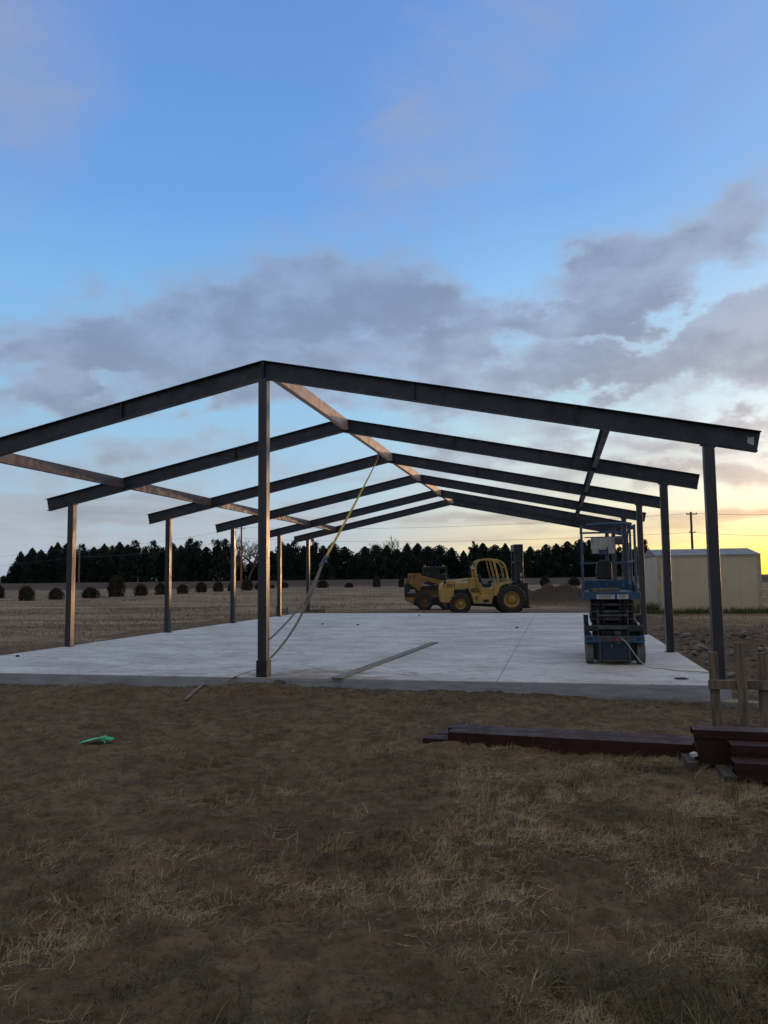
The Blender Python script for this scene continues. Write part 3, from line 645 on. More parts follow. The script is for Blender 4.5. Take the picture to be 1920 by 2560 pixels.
# ------------------------------------------------------------------ wheels
def wheel(parent, c, r, w, rimr, tyre_m, rim_m, lugs=18, hub=.3, lug_h=.03, smooth_tread=False):
    t = MB(); hw = w / 2
    t.lathe([(-hw * .75, rimr), (-hw * .98, rimr * 1.12), (-hw, r * .80), (-hw * .86, r * .95), (-hw * .6, r), (hw * .6, r), (hw * .86, r * .95), (hw, r * .80), (hw * .98, rimr * 1.12), (hw * .75, rimr)], c, 40)
    if not smooth_tread:
        for k in range(lugs):
            for s in (-1, 1):
                a = 2 * math.pi * (k + (.5 if s > 0 else 0)) / lugs
                pts = []
                for (yy, da, rr) in ((s * hw * .02, .0, r - .005), (s * hw * .55, .13, r - .005), (s * hw * .98, .2, r * .93), (s * hw * 1.03, .22, r * .84)):
                    pts.append((c[0] + rr * math.cos(a + da), c[1] + yy, c[2] + rr * math.sin(a + da)))
                up = Vector((math.cos(a), 0, math.sin(a)))
                t.sweep(pts, [(-.028, -.012), (.028, -.012), (.022, lug_h), (-.022, lug_h)], up=up)
    wh = t.build('wheel', tyre_m, parent, smooth=True)
    m_ = MB()
    m_.lathe([(-hw * .72, rimr * 1.02), (-hw * .80, rimr * 1.0), (-hw * .78, rimr * .93), (-hw * .45, rimr * .86), (-hw * .38, rimr * .74), (-hw * .40, rimr * .62), (-hw * .2, rimr * .6), (-hw * .2, .001)], c, 36)
    m_.lathe([(hw * .72, rimr * 1.02), (hw * .78, rimr * .93), (hw * .4, rimr * .8), (hw * .3, .001)], c, 30)
    m_.build('rim', rim_m, wh, smooth=True)
    h_ = MB(); h_.lathe([(-hw * .2, rimr * .56), (-hw * .62, rimr * .50), (-hw * .68, rimr * .40), (-hw * .68, .001)], c, 24)
    for k in range(8):
        a = 2 * math.pi * k / 8; q = (c[0] + rimr * .68 * math.cos(a), c[1] - hw * .40, c[2] + rimr * .68 * math.sin(a)); h_.tube([q, (q[0], q[1] - .02, q[2])], .018, 6)
    h_.build('hub', rim_m, wh, smooth=True)
    return wh

# ------------------------------------------------------------------ forklift (photo side view, local x forward to the right)
def L1(cx_, cy_): return ((cx_ - 365) * .00482, (819 - cy_) * .00482)
def P1_(*pts): return [L1(*p) for p in pts]
pf = at(1105, 1537, 0)
fk = thing('rough_terrain_forklift', 'yellow rough terrain forklift with open curved cab and black mast, parked behind the slab', 'forklift', (pf.x, pf.y, 0), math.atan2(RH.y, RH.x))
W0 = .95      # near side face at local y=0 ; body centre at y=+.95
def fbox(name, pts, y0, y1, m, par=None, bevel=.012):
    return MB().prism(P1_(*pts), y0, y1).build(name, m, par or fk, bevel=bevel)
body = fbox('hood', [(392, 522), (520, 512), (610, 499), (690, 495), (690, 592), (392, 592)], .42, 1.48, 'yellow', bevel=.03)
fbox('counterweight', [(362, 592), (372, 545), (392, 542), (392, 592), (480, 592), (474, 700), (432, 718), (372, 714)], .16, 1.74, 'yellow', bevel=.03)
fbox('grille', [(388, 521), (412, 519), (412, 546), (388, 548)], .405, .42, 'black', body, 0)
for i in range(4):
    fbox('hood_vent', [(424 + 13.5 * i, 548), (432 + 13.5 * i, 548), (430 + 13.5 * i, 579), (422 + 13.5 * i, 579)], .412, .4205, 'black', body, 0)
fbox('hood_latch', [(483, 546), (492, 546), (490, 584), (486, 584)], .411, .4205, 'black', body, 0)
fbox('hood_seam', [(619, 500), (623, 500), (612, 583), (608, 583)], .414, .4205, 'dark_metal', body, 0)
lx, lz = L1(564, 534); text_mesh('lettering', 'SELLICK', .125, 'white_paint', body, (lx, .414, lz), (R(90), 0, 0), sx=.98, bold=.004)
lx, lz = L1(508, 533); MB().lathe([(-.003, .001), (-.003, .035), (.004, .035)], (lx, .418, lz), 16).build('emblem', 'white_paint', body)
sp = fbox('side_panel', [(610, 592), (690, 592), (690, 497), (700, 540), (740, 652), (642, 652)], .40, 1.50, 'yellow', bevel=.01)
pl = fbox('model_plate', [(630, 594), (702, 594), (712, 625), (636, 625)], .385, .3995, 'dark_metal', sp, 0)
lx, lz = L1(671, 611); text_mesh('lettering', 'TX 80L', .115, 'yellow', pl, (lx, .381, lz), (R(90), 0, 0), sx=.95)
for y0, y1 in ((0.08, .52), (1.38, 1.82)):
    tk = fbox('side_tank', [(636, 652), (830, 652), (822, 684), (812, 718), (788, 718), (784, 690), (738, 690), (736, 718), (652, 720)], y0, y1, 'yellow')
    if y0 < 1:
        fbox('step_opening', [(739, 691), (783, 691), (787, 716), (737, 716)], y0 + .04, y1 - .02, 'black', tk, 0)
        fbox('filler_slot', [(671, 658), (681, 658), (682, 694), (670, 694)], y0 - .008, y0 + .004, 'black', tk, 0)
fbox('chassis', [(440, 600), (640, 600), (660, 730), (840, 730), (860, 620), (1080, 620), (1090, 730), (1040, 770), (830, 760), (610, 745), (470, 740)], .58, 1.32, 'dark_metal')
for (cx_, cy_) in ((533, 725), (990, 690)):
    lx, lz = L1(cx_, cy_); MB().tube([(lx, .2, lz), (lx, 1.7, lz)], .09, 12).build('axle', 'dark_metal', fk, smooth=True)
fbox('cab_base', [(706, 540), (740, 655), (832, 655), (862, 585), (905, 552), (893, 540), (858, 545), (828, 590), (745, 588), (722, 540)], .34, .40, 'yellow')
fbox('cab_floor', [(740, 655), (832, 655), (850, 610), (745, 600)], .40, 1.5, 'black', None, 0)
fbox('dashboard', [(862, 560), (880, 510), (905, 500), (925, 545), (905, 575), (862, 600)], .60, 1.35, 'black')
for y0 in (.28, 1.50):
    fr = [(832, 655), (850, 600), (868, 562), (905, 543), (1000, 532), (1008, 541), (915, 560), (888, 590), (868, 640), (860, 658)]
    fbox('fender', fr, y0 - .20 if y0 < 1 else y0, y0 + .16 if y0 < 1 else y0 + .34, 'yellow')
# cab hoops
arc = [(738, 650), (716, 596), (697, 545), (684, 490), (677, 440), (679, 400), (690, 365), (712, 343), (745, 333), (790, 330), (835, 333), (880, 341), (915, 355), (938, 378), (952, 415), (962, 470), (975, 535)]
for y0 in (.36, 1.54):
    pts = smooth_path([(L1(*p)[0], y0, L1(*p)[1]) for p in arc], 3)
    hp = MB().sweep(pts, [(-.04, -.042), (.04, -.042), (.04, .042), (-.04, .042)], up=Vector((0, 1, 0))).build('cab_hoop', 'yellow', fk, bevel=.008)
    MB().sweep([(L1(843, 336)[0], y0, L1(843, 336)[1]), (L1(868, 440)[0], y0, L1(868, 440)[1]), (L1(888, 545)[0], y0, L1(888, 545)[1])], [(-.04, -.05), (.04, -.05), (.04, .05), (-.04, .05)], up=Vector((0, 1, 0))).build('cab_post', 'yellow', fk, bevel=.006)
    MB().bar([(L1(858, 546)[0], y0, L1(858, 546)[1]), (L1(1003, 539)[0], y0, L1(1003, 539)[1])], .08, .05).build('cab_sill', 'yellow', fk, bevel=.004)
for (cx_, cy_) in ((714, 345), (780, 334), (842, 338), (895, 350), (945, 400), (685, 420)):
    lx, lz = L1(cx_, cy_); MB().bar([(lx, .40, lz), (lx, 1.5, lz)], .04, .04).build('roof_crossbar', 'yellow' if cx_ > 700 else 'dark_metal', fk)
MB().sweep([(L1(805, 345)[0], 1.30, L1(805, 345)[1]), (L1(826, 450)[0], 1.30, L1(826, 450)[1]), (L1(850, 540)[0], 1.30, L1(850, 540)[1])], [(-.02, -.03), (.02, -.03), (.02, .03), (-.02, .03)], up=Vector((0, 1, 0))).build('inner_post', 'yellow', fk)
st_ = fbox('seat', [(704, 468), (714, 460), (724, 464), (738, 500), (750, 548), (818, 550), (826, 560), (824, 584), (742, 584), (722, 540)], .70, 1.20, 'black', None, .02)
lx, lz = L1(872, 485); MB().lathe([(-.012, .17), (0, .185), (.012, .17), (0, .155), (-.012, .17)], (0, 0, 0), 20).build('steering_wheel', 'black', fk, loc=(lx, .95, lz)).rotation_euler = (R(90), R(-25), 0)
MB().bar([(L1(905, 540)[0], .95, L1(905, 540)[1]), (lx, .95, lz)], .05, .05).build('steering_column', 'black', fk)
lx, lz = L1(830, 550); MB().lathe([(-.03, .001), (-.02, .03), (.02, .03), (.03, .001)], (lx, .5, lz), 10).build('lever_knob', 'white', fk, smooth=True)
lx, lz = L1(912, 470); MB().lathe([(-.03, .001), (-.025, .05), (.025, .05), (.03, .001)], (lx, .75, lz), 12).build('gauge', 'grey_metal', fk)
MB().tube([(L1(640, 500)[0], .7, L1(640, 500)[1]), (L1(640, 395)[0], .7, L1(640, 395)[1]), (L1(648, 380)[0], .7, L1(648, 380)[1])], .045, 10).build('exhaust_pipe', 'dark_metal', fk, smooth=True)
MB().box(L1(645, 0)[0], L1(672, 0)[0], .50, .72, L1(0, 418)[1], L1(0, 388)[1]).build('reservoir_box', 'white', fk, bevel=.01)
MB().lathe([(-.03, .001), (-.03, .05), (.03, .04), (.03, .001)], (L1(665, 368)[0], .45, L1(665, 368)[1]), 12).build('work_lamp', 'grey_metal', fk)
MB().tube([(L1(600, 352)[0], .55, L1(600, 380)[1]), (L1(603, 346)[0], .55, L1(603, 347)[1]), (L1(630, 348)[0], .55, L1(630, 348)[1]), (L1(660, 360)[0], .5, L1(660, 360)[1])], .010, 6).build('mirror_arm', 'dark_metal', fk)
# mast
for y0 in (.48, 1.30):
    for (xa, xb, ztop) in ((1040, 1068, 205), (1078, 1112, 255)):
        MB().prism(P1_((xa, ztop), (xb, ztop), (xb, 772), (xa, 772)), y0, y0 + .12).build('mast_rail', 'black', fk, bevel=.006)
MB().box(L1(1036, 0)[0], L1(1114, 0)[0], .46, 1.44, L1(0, 262)[1], L1(0, 196)[1]).build('mast_head', 'black', fk, bevel=.015)
MB().box(L1(1028, 0)[0], L1(1044, 0)[0], .42, .46, L1(0, 300)[1], L1(0, 240)[1]).build('mast_bracket', 'dark_metal', fk)
for cz in (350, 520, 640, 740): MB().box(L1(1045, 0)[0], L1(1105, 0)[0], .60, 1.30, L1(0, cz + 18)[1], L1(0, cz)[1]).build('mast_crossbar', 'black', fk)
MB().bar([(L1(1008, 352)[0], .44, L1(1008, 352)[1]), (L1(1116, 346)[0], .44, L1(1116, 346)[1])], .02, .035).build('mast_hose_guide', 'grey_metal', fk)
MB().tube([(L1(1058, 300)[0], .95, L1(1058, 300)[1]), (L1(1058, 760)[0], .95, L1(1058, 760)[1])], .05, 10).build('lift_cylinder', 'dark_metal', fk, smooth=True)
MB().tube([(L1(1115, 200)[0], .47, L1(1115, 200)[1]), (L1(1115, 545)[0], .47, L1(1115, 545)[1])], .012, 6).build('lift_chain', 'grey_metal', fk)
for cz, ch in ((482, 26), (521, 20)):
    lx, lz = L1(1094, cz - ch / 2 + 8); d_ = MB().box(L1(1086, 0)[0], L1(1103, 0)[0], .470, .479, L1(0, cz)[1] - .02, L1(0, cz - ch)[1]).build('decal', 'white', fk)
    for q in range(2): MB().box(L1(1091, 0)[0], L1(1098, 0)[0], .465, .4695, L1(0, cz)[1] + .01 + q * .055, L1(0, cz)[1] + .035 + q * .055).build('decal_mark', 'ink', d_)
fbox('carriage', [(1098, 545), (1152, 545), (1155, 600), (1150, 772), (1120, 776), (1112, 640)], .42, 1.48, 'dark_metal')
for y0 in (.55, 1.22):
    MB().prism(P1_((1150, 600), (1160, 600), (1162, 762), (1182, 764), (1182, 772), (1150, 774)), y0, y0 + .13).build('fork', 'dark_metal', fk)
MB().bar([(L1(1040, 575)[0], .35, L1(1040, 575)[1]), (L1(1080, 556)[0], .40, L1(1080, 556)[1])], .04, .04).build('tilt_cylinder', 'grey_metal', fk)
c = L1(990, 690); wheel(fk, (c[0], .235, c[1]), .62, .46, .345, 'rubber', 'rim', 20); wheel(fk, (c[0], 1.665, c[1]), .62, .46, .345, 'rubber', 'rim', 20)
c = L1(533, 725); wheel(fk, (c[0], .20, c[1]), .445, .32, .225, 'rubber', 'rim', 18); wheel(fk, (c[0], 1.70, c[1]), .445, .32, .225, 'rubber', 'rim', 18)

# ------------------------------------------------------------------ skid steer
KS = .002115
def L2(cx_, cy_): return ((cx_ - 110) * KS, (1157 - cy_) * KS)
ps = at(1012, 1525.5, 0)
sk = thing('skid_steer_loader', 'yellow and black skid steer loader standing behind the forklift, rear end to the left', 'skid steer loader', (ps.x, ps.y, 0), math.atan2(RH.y, RH.x))
def sbox(name, pts, y0, y1, m, par=None, bevel=.012): return MB().prism([L2(*p) for p in pts], y0, y1).build(name, m, par or sk, bevel=bevel)
sbox('rear_bumper', [(112, 862), (335, 862), (330, 1000), (262, 1002), (140, 930), (106, 890)], .12, 1.45, 'yellow_old', bevel=.02)
dr = sbox('engine_door', [(116, 545), (225, 545), (440, 690), (440, 720), (375, 752), (338, 860), (116, 860)], .12, 1.45, 'black', bevel=.015)
lx, lz = L2(300, 706); text_mesh('lettering', '246B', .135, 'white_paint', dr, (lx, .114, lz), (R(90), 0, 0), sx=.95, bold=.003)
sbox('stripe', [(190, 746), (385, 748), (380, 762), (188, 760)], .112, .119, 'white', dr, 0)
sbox('engine_hood', [(122, 445), (150, 426), (215, 426), (215, 545), (118, 545)], .2, 1.37, 'yellow_old', bevel=.03)
sbox('lower_body', [(440, 700), (975, 690), (975, 870), (760, 880), (700, 980), (340, 980), (340, 860), (380, 752)], .28, 1.30, 'yellow_old')
sbox('belly', [(330, 960), (760, 880), (1200, 880), (1200, 1050), (330, 1050)], .34, 1.24, 'blue_dark')
sbox('chassis_deck', [(490, 600), (1010, 600), (1010, 700), (490, 700)], .30, 1.27, 'black')
for y0, y1 in ((0.02, .15), (1.42, 1.55)):
    tw = sbox('arm_tower', [(212, 300), (460, 300), (500, 312), (512, 352), (482, 450), (512, 560), (510, 640), (450, 722), (350, 640), (215, 545)], y0, y1, 'yellow_old')
    if y0 < 1:
        sbox('pin_hole', [(226, 362), (262, 362), (262, 412), (226, 412)], y0 - .006, y0 + .004, 'black', tw, 0)
        sbox('pin_hole', [(318, 345), (362, 345), (350, 395), (338, 408), (325, 395)], y0 - .006, y0 + .004, 'black', tw, 0)
        sbox('pin_hole', [(420, 628), (448, 628), (448, 654), (420, 654)], y0 - .006, y0 + .004, 'black', tw, 0)
    sbox('lift_arm', [(455, 352), (510, 352), (760, 415), (1000, 480), (1050, 520), (1120, 700), (1120, 860), (1060, 860), (1010, 620), (930, 615), (880, 560), (700, 505), (486, 455)], y0 + .01, y1 - .01, 'yellow_old')
    MB().tube([(L2(600, 525)[0], y0 + .2 if y0 < 1 else y0 - .1, L2(600, 525)[1]), (L2(850, 600)[0], y0 + .2 if y0 < 1 else y0 - .1, L2(850, 600)[1])], .04, 10).build('lift_cylinder', 'pink', sk, smooth=True)
    MB().bar([(L2(490, 650)[0], (y0 + y1) / 2, L2(490, 650)[1]), (L2(960, 638)[0], (y0 + y1) / 2, L2(960, 638)[1])], .07, .07).build('lower_link', 'black', sk)
    MB().bar([(L2(520, 692)[0], y0 + .05, L2(520, 692)[1]), (L2(960, 690)[0], y0 + .05, L2(960, 690)[1])], .06, .02).build('side_rail', 'grey_metal', sk)
# cab: roll cage with mesh sides
cab = sbox('cab_roof', [(560, 168), (1120, 160), (1130, 190), (560, 200)], .34, 1.23, 'black', bevel=.01)
for (a, b_) in (((575, 190), (560, 470)), ((1118, 185), (1165, 460)), ((940, 190), (930, 520))):
    for y0 in (.36, 1.20):
        MB().bar([(L2(*a)[0], y0, L2(*a)[1]), (L2(*b_)[0], y0, L2(*b_)[1])], .05, .05 if a[0] != 1118 else .03).build('cab_post', 'black' if a[0] != 1118 else 'grey_metal', sk)
sd_m = MB()
for y0 in (.372, 1.19):
    for i in range(15):
        xx = 640 + i * 20
        sd_m.bar([(L2(xx, 195)[0], y0, L2(xx, 195)[1]), (L2(xx, 440 + (xx - 640) * .12)[0], y0, L2(xx, 440 + (xx - 640) * .12)[1])], .006, .006)
    for i in range(10):
        zz = 210 + i * 25
        sd_m.bar([(L2(600, zz)[0], y0, L2(600, zz)[1]), (L2(940, zz)[0], y0, L2(940, zz)[1])], .006, .006)
M['mesh_green'] = material('cab side mesh', (.07, .11, .095), rough=.5)
sd_m.build('side_mesh', 'mesh_green', sk)
sbox('rear_window', [(560, 200), (600, 200), (600, 440), (545, 440)], .40, 1.16, 'glass', None, 0)
sbox('operator_seat', [(640, 300), (690, 290), (720, 470), (860, 480), (860, 560), (650, 560)], .55, 1.0, 'black', None, .02)
sbox('front_console', [(950, 330), (1100, 300), (1130, 480), (960, 480)], .38, 1.18, 'black', None, .01)
MB().bar([(L2(555, 147)[0], .33, L2(555, 147)[1]), (L2(1140, 147)[0], .33, L2(1140, 147)[1])], .02, .035).build('light_bar', 'grey_metal', sk)
for cx_ in (605, 1040):
    lx, lz = L2(cx_, 128); lm_ = MB().lathe([(.03, .001), (.03, .06), (-.03, .075), (-.03, .05), (-.01, .045), (-.01, .001)], (lx, .32, lz), 18).build('work_lamp', 'yellow_old', sk, smooth=True)
    MB().lathe([(-.035, .001), (-.035, .018), (-.01, .03)], (lx, .30, lz - .025), 10).build('lens', 'white', lm_, smooth=True)
lx, lz = L2(1005, 598); cp = MB().box(lx - .05, lx + .09, .0, .025, lz - .085, lz + .085).build('door_panel', 'black', sk); text_mesh('lettering', 'C', .17, 'white_paint', cp, (lx + .005, -.005, lz), (R(90), 0, 0), bold=.006)
c = L2(580, 960); wheel(sk, (c[0], .14, c[1]), .42, .28, .235, 'rubber', 'rim_old', 20); wheel(sk, (c[0], 1.42, c[1]), .42, .28, .235, 'rubber', 'rim_old', 20)
c = L2(1120, 960); wheel(sk, (c[0], .14, c[1]), .42, .28, .235, 'rubber', 'rim_old', 20); wheel(sk, (c[0], 1.42, c[1]), .42, .28, .235, 'rubber', 'rim_old', 20)
bk = MB().prism([L2(*p) for p in ((1170, 800), (1210, 800), (1240, 1080), (1500, 1120), (1500, 1140), (1180, 1140))], -.02, 1.6).build('bucket', 'dark_metal', sk)

# ------------------------------------------------------------------ scissor lift
KL = .00117
lf = thing('scissor_lift', 'small blue scissor lift standing end-on at the right side of the slab', 'scissor lift', (4.99, 2.11, ST), R(-1.5))
def lb_(cx_): return (cx_ - 533) * KL
def lz_(cy_): return (2015 - cy_) * KL
def bxl(name, x0, x1, y0, y1, c0, c1, m, par=None, bevel=.006): return MB().box(lb_(x0), lb_(x1), y0, y1, lz_(c1), lz_(c0)).build(name, m, par or lf, bevel=bevel)
LEN = 2.25
for xx in ((148, 258), (805, 918)):
    for y0 in (.06, 1.78):
        c = (0, 0)
        t = MB(); r = .185; x0, x1 = lb_(xx[0]), lb_(xx[1]); n = 32; b = len(t.v)
        prof = [(x0 + .02, .10), (x0, .13), (x0, r - .02), (x0 + .015, r), (x1 - .015, r), (x1, r - .02), (x1, .13), (x1 - .02, .10)]
        for k in range(n):
            a = 2 * math.pi * k / n
            for (px_, rr) in prof: t.v.append((px_, y0 + r + rr * math.cos(a), r + rr * math.sin(a)))
        m_ = len(prof)
        for k in range(n):
            for i in range(m_): t.f.append((k * m_ + i, k * m_ + (i + 1) % m_, ((k + 1) % n) * m_ + (i + 1) % m_, ((k + 1) % n) * m_ + i))
        wh = t.build('wheel', 'tyre_grey', lf, smooth=True)
        MB().tube([(x0 + .03, y0 + r, r), (x1 - .03, y0 + r, r)], .105, 16).build('hub', 'blue_dark', wh, smooth=True)
be = bxl('bumper_beam', 143, 908, .0, .09, 1632, 1722, 'blue')
for xx in ((172, 238), (808, 876)): bxl('slot', xx[0], xx[1], -.006, .01, 1655, 1690, 'black', be, .004)
bxl('crossbar', 300, 755, -.02, .03, 1632, 1706, 'grey_metal')
for xx in ((143, 205), (850, 905)): bxl('chassis_rail', xx[0], xx[1], .09, LEN - .1, 1500, 1722, 'blue_dark')
bxl('side_cover', 143, 330, .02, .10, 1500, 1575, 'dark_metal'); bxl('side_cover', 700, 905, .02, .10, 1500, 1575, 'dark_metal')
for xx in ((140, 200), (860, 912)):
    MB().prism([(.25, .76), (1.6, .70), (1.6, .62), (.25, .62)], lb_(xx[0]), lb_(xx[1]), 'yz').build('tray', 'blue_dark', lf)
MB().bar([(lb_(845), .1, lz_(1490)), (lb_(800), .85, lz_(1400))], .035, .03).build('stay_bar', 'white', lf)
bxl('battery_box', 262, 350, .2, 1.8, 1690, 1970, 'blue_dark'); bxl('battery_box', 716, 800, .2, 1.8, 1690, 1970, 'blue_dark')
bx_ = bxl('power_unit', 352, 705, .05, .5, 1722, 1946, 'blue_dark')
bxl('unit_frame', 332, 350, .0, .06, 1712, 1960, 'grey_metal', bx_); bxl('unit_frame', 706, 724, .0, .06, 1712, 1960, 'grey_metal', bx_); bxl('unit_frame', 352, 704, .0, .06, 1946, 1962, 'grey_metal', bx_)
bxl('pothole_guard', 300, 760, .3, 1.8, 1930, 1975, 'dark_metal')
bxl('data_plate', 530, 606, -.0, .012, 1572, 1618, 'grey_metal'); bxl('valve_block', 410, 520, .1, .25, 1575, 1625, 'dark_metal')
lx, lz = lb_(563), lz_(1680); MB().lathe([(-.05, .001), (-.05, .022), (0, .024)], (lx, -.0, lz), 14).build('charger_plug', 'red', lf, smooth=True)
bxl('outlet_box', 545, 600, -.035, .0, 1712, 1742, 'grey_metal'); bxl('valve', 470, 500, -.02, .05, 1735, 1800, 'grey_metal')
bxl('base_module', 262, 800, .35, 1.9, 1478, 1690, 'black', None, .01)
bxl('hose_bundle', 352, 705, .12, .3, 1560, 1640, 'black', None, .015)
# scissor stack: crossed arms seen end on; each layer arm runs the length at slight tilt
for li, (zt_, zb_) in enumerate(((1172, 1270), (1272, 1368), (1372, 1470))):
    for k, (x0, x1) in enumerate(((232, 318), (328, 410), (605, 690), (702, 788))):
        m0 = lz_(zb_) + .004; m1 = lz_(zt_)
        o_ = MB().box(lb_(x0), lb_(x0) + .022, .12, 2.0, m0, m1); o_.box(lb_(x1) - .022, lb_(x1), .12, 2.0, m0, m1)
        o_.box(lb_(x0) + .0225, lb_(x1) - .0225, .14, 2.0, m1 - .014, m1 - .002); o_.box(lb_(x0) + .0225, lb_(x1) - .0225, .14, 2.0, m0, m0 + .010)
        o_.tube([(lb_(x0) + .02, .15, (m0 + m1) / 2), (lb_(x1) - .02, .15, (m0 + m1) / 2)], .030, 10)
        arm = o_.build('scissor_arm', 'dark_metal', lf)
    MB().tube([(lb_(410), .16, (lz_(zb_) + lz_(zt_)) / 2), (lb_(605), .16, (lz_(zb_) + lz_(zt_)) / 2)], .032, 12).build('pivot_tube', 'grey_metal', lf, smooth=True)
lad = MB()
lad.bar([(lb_(325), .05, lz_(1960)), (lb_(322), .05, lz_(1280))], .018, .02); lad.bar([(lb_(708), .05, lz_(1960)), (lb_(702), .05, lz_(1280))], .018, .02)
lad.build('ladder_rail', 'grey_metal', lf)
bxl('ladder_rung', 312, 715, .02, .08, 1350, 1378, 'grey_metal'); bxl('ladder_rung', 250, 790, .02, .09, 1496, 1548, 'grey_metal')
bxl('dark_backing', 240, 780, 1.0, 1.05, 1174, 1478, 'black', None, 0)  # dark plate added inside so the gaps in the stack read solid
# platform
dk = bxl('platform_deck', 140, 880, .02, LEN - .1, 1060, 1150, 'blue')
bxl('deck_plate', 150, 870, .03, LEN - .15, 1052, 1059, 'grey_metal')
for i, xx in enumerate(((315, 548), (580, 724))):
    pc = bxl('placard', xx[0], xx[1], .008, .0195, 1088, 1146, 'white', dk, 0)
    for q in range(4): bxl('print_line', xx[0] + 22 + 8 * (q % 2), xx[1] - 25 - 12 * (q % 3), .006, .0078, 1096 + 12 * q, 1100 + 12 * q, 'ink', pc, 0)
for (xx, y0) in (((125, 160), .04), ((812, 850), .04), ((190, 222), 1.15), ((722, 752), 1.15), ((190, 222), 1.95), ((722, 750), 1.95)):
    tp = 155 if y0 < 1 else 190
    scale_ = 1.0 if y0 < 1 else (1.04 if y0 < 1.5 else 1.08)
    xm = lb_((xx[0] + xx[1]) / 2); xm *= 1.0
    if y0 > 1: xm = lb_(150) if xx[0] < 400 else lb_(835)
    MB().box(xm - .019, xm + .019, y0, y0 + .038, lz_(1060), lz_(tp)).build('rail_post', 'blue', lf, bevel=.005)
for zc in (150, 620):
    for xm in (lb_(142), lb_(835)):
        MB().bar([(xm, .05, lz_(zc) - .02), (xm, 2.0, lz_(zc) - .02)], .034, .034).build('side_rail', 'blue', lf, bevel=.004)
    MB().bar([(lb_(142), 1.97, lz_(zc) - .02), (lb_(835), 1.97, lz_(zc) - .02)], .034, .034).build('end_rail', 'blue', lf, bevel=.004)
MB().tube(smooth_path([(lb_(215), .06, lz_(150)), (lb_(480), .06, lz_(138)), (lb_(720), .06, lz_(145)), (lb_(790), .06, lz_(175)), (lb_(825), .06, lz_(215))], 5), .019, 8).build('entry_bar', 'blue', lf, smooth=True)
MB().tube(smooth_path([(lb_(800), .3, lz_(190)), (lb_(765), .3, lz_(240)), (lb_(752), .3, lz_(330)), (lb_(758), .3, lz_(480))], 5), .014, 8).build('chain_guide', 'black', lf, smooth=True)
MB().box(lb_(150), lb_(828), LEN - .14, LEN - .12, lz_(1050), lz_(905)).build('toe_board', 'blue', lf, bevel=.004)
for xx in (148, 826): MB().box(lb_(xx), lb_(xx) + .012, .08, LEN - .15, lz_(1052), lz_(960)).build('toe_board', 'blue', lf)
mbx = bxl('manual_box', 375, 512, .62, .66, 455, 540, 'blue')
pcs = [((272, 482), (300, 468)), ((486, 608), (298, 438)), ((283, 378), (474, 522)), ((508, 596), (440, 524))]
for i, (xx, zz) in enumerate(pcs):
    pc = bxl('placard', xx[0], xx[1], .60 - .003 * i, .612 - .003 * i, zz[0], zz[1], 'white', lf, 0)
    nr = 8 if i < 2 else 3
    for q in range(nr):
        for cc in range(3 if i == 0 else 2):
            w_ = (xx[1] - xx[0]) / (3 if i == 0 else 2); x0 = xx[0] + cc * w_ + 6; zq = zz[0] + (q + .6) * (zz[1] - zz[0]) / (nr + .4)
            bxl('print_line', x0, x0 + w_ * (.62 + .2 * ((q * 7 + cc * 3) % 2)), .5985 - .003 * i, .5998 - .003 * i, zq, zq + 3.5, 'ink', pc, 0)
bxl('placard_bar', 190, 760, .63, .66, 284, 300, 'grey_metal')
for xx in (520, 596): bxl('wire_hook', xx, xx + 6, .63, .64, 205, 300, 'grey_metal')
# power cable from the platform down, right side, plus control box bundle
bxl('control_box', 600, 715, .55, .75, 298, 400, 'grey_metal', None, .02)
MB().tube(smooth_path([(lb_(640), .6, lz_(400)), (lb_(690), .6, lz_(520)), (lb_(680), .6, lz_(740)), (lb_(692), .6, lz_(1000))], 5), .010, 6).build('control_cable', 'strap_dirty', lf, smooth=True)
bxl('fire_extinguisher_bracket', 775, 812, .1, .2, 920, 1050, 'black', None, .01)
bg_ = MB().prism([(lb_(345), lz_(885)), (lb_(335), lz_(780)), (lb_(352), lz_(640)), (lb_(400), lz_(612)), (lb_(520), lz_(606)), (lb_(556), lz_(650)), (lb_(560), lz_(890))], .9, 1.25).build('tool_bag', 'black', bevel=.02)
bg_.matrix_world = Matrix.Translation((4.99, 2.11, ST + .0)) @ Matrix.Rotation(R(-1.5), 4, 'Z'); tag(bg_, 'black tool bag hanging inside the railing of the blue lift', 'bag')
pb = MB().bar([(lb_(250), .3, lz_(1030)), (lb_(620), .45, lz_(1025))], .16, .05).build('board_offcut', 'wood', bevel=.004); pb.matrix_world = Matrix.Translation((4.99, 2.11, ST)); tag(pb, 'brown board lying on the platform deck of the blue lift', 'board')

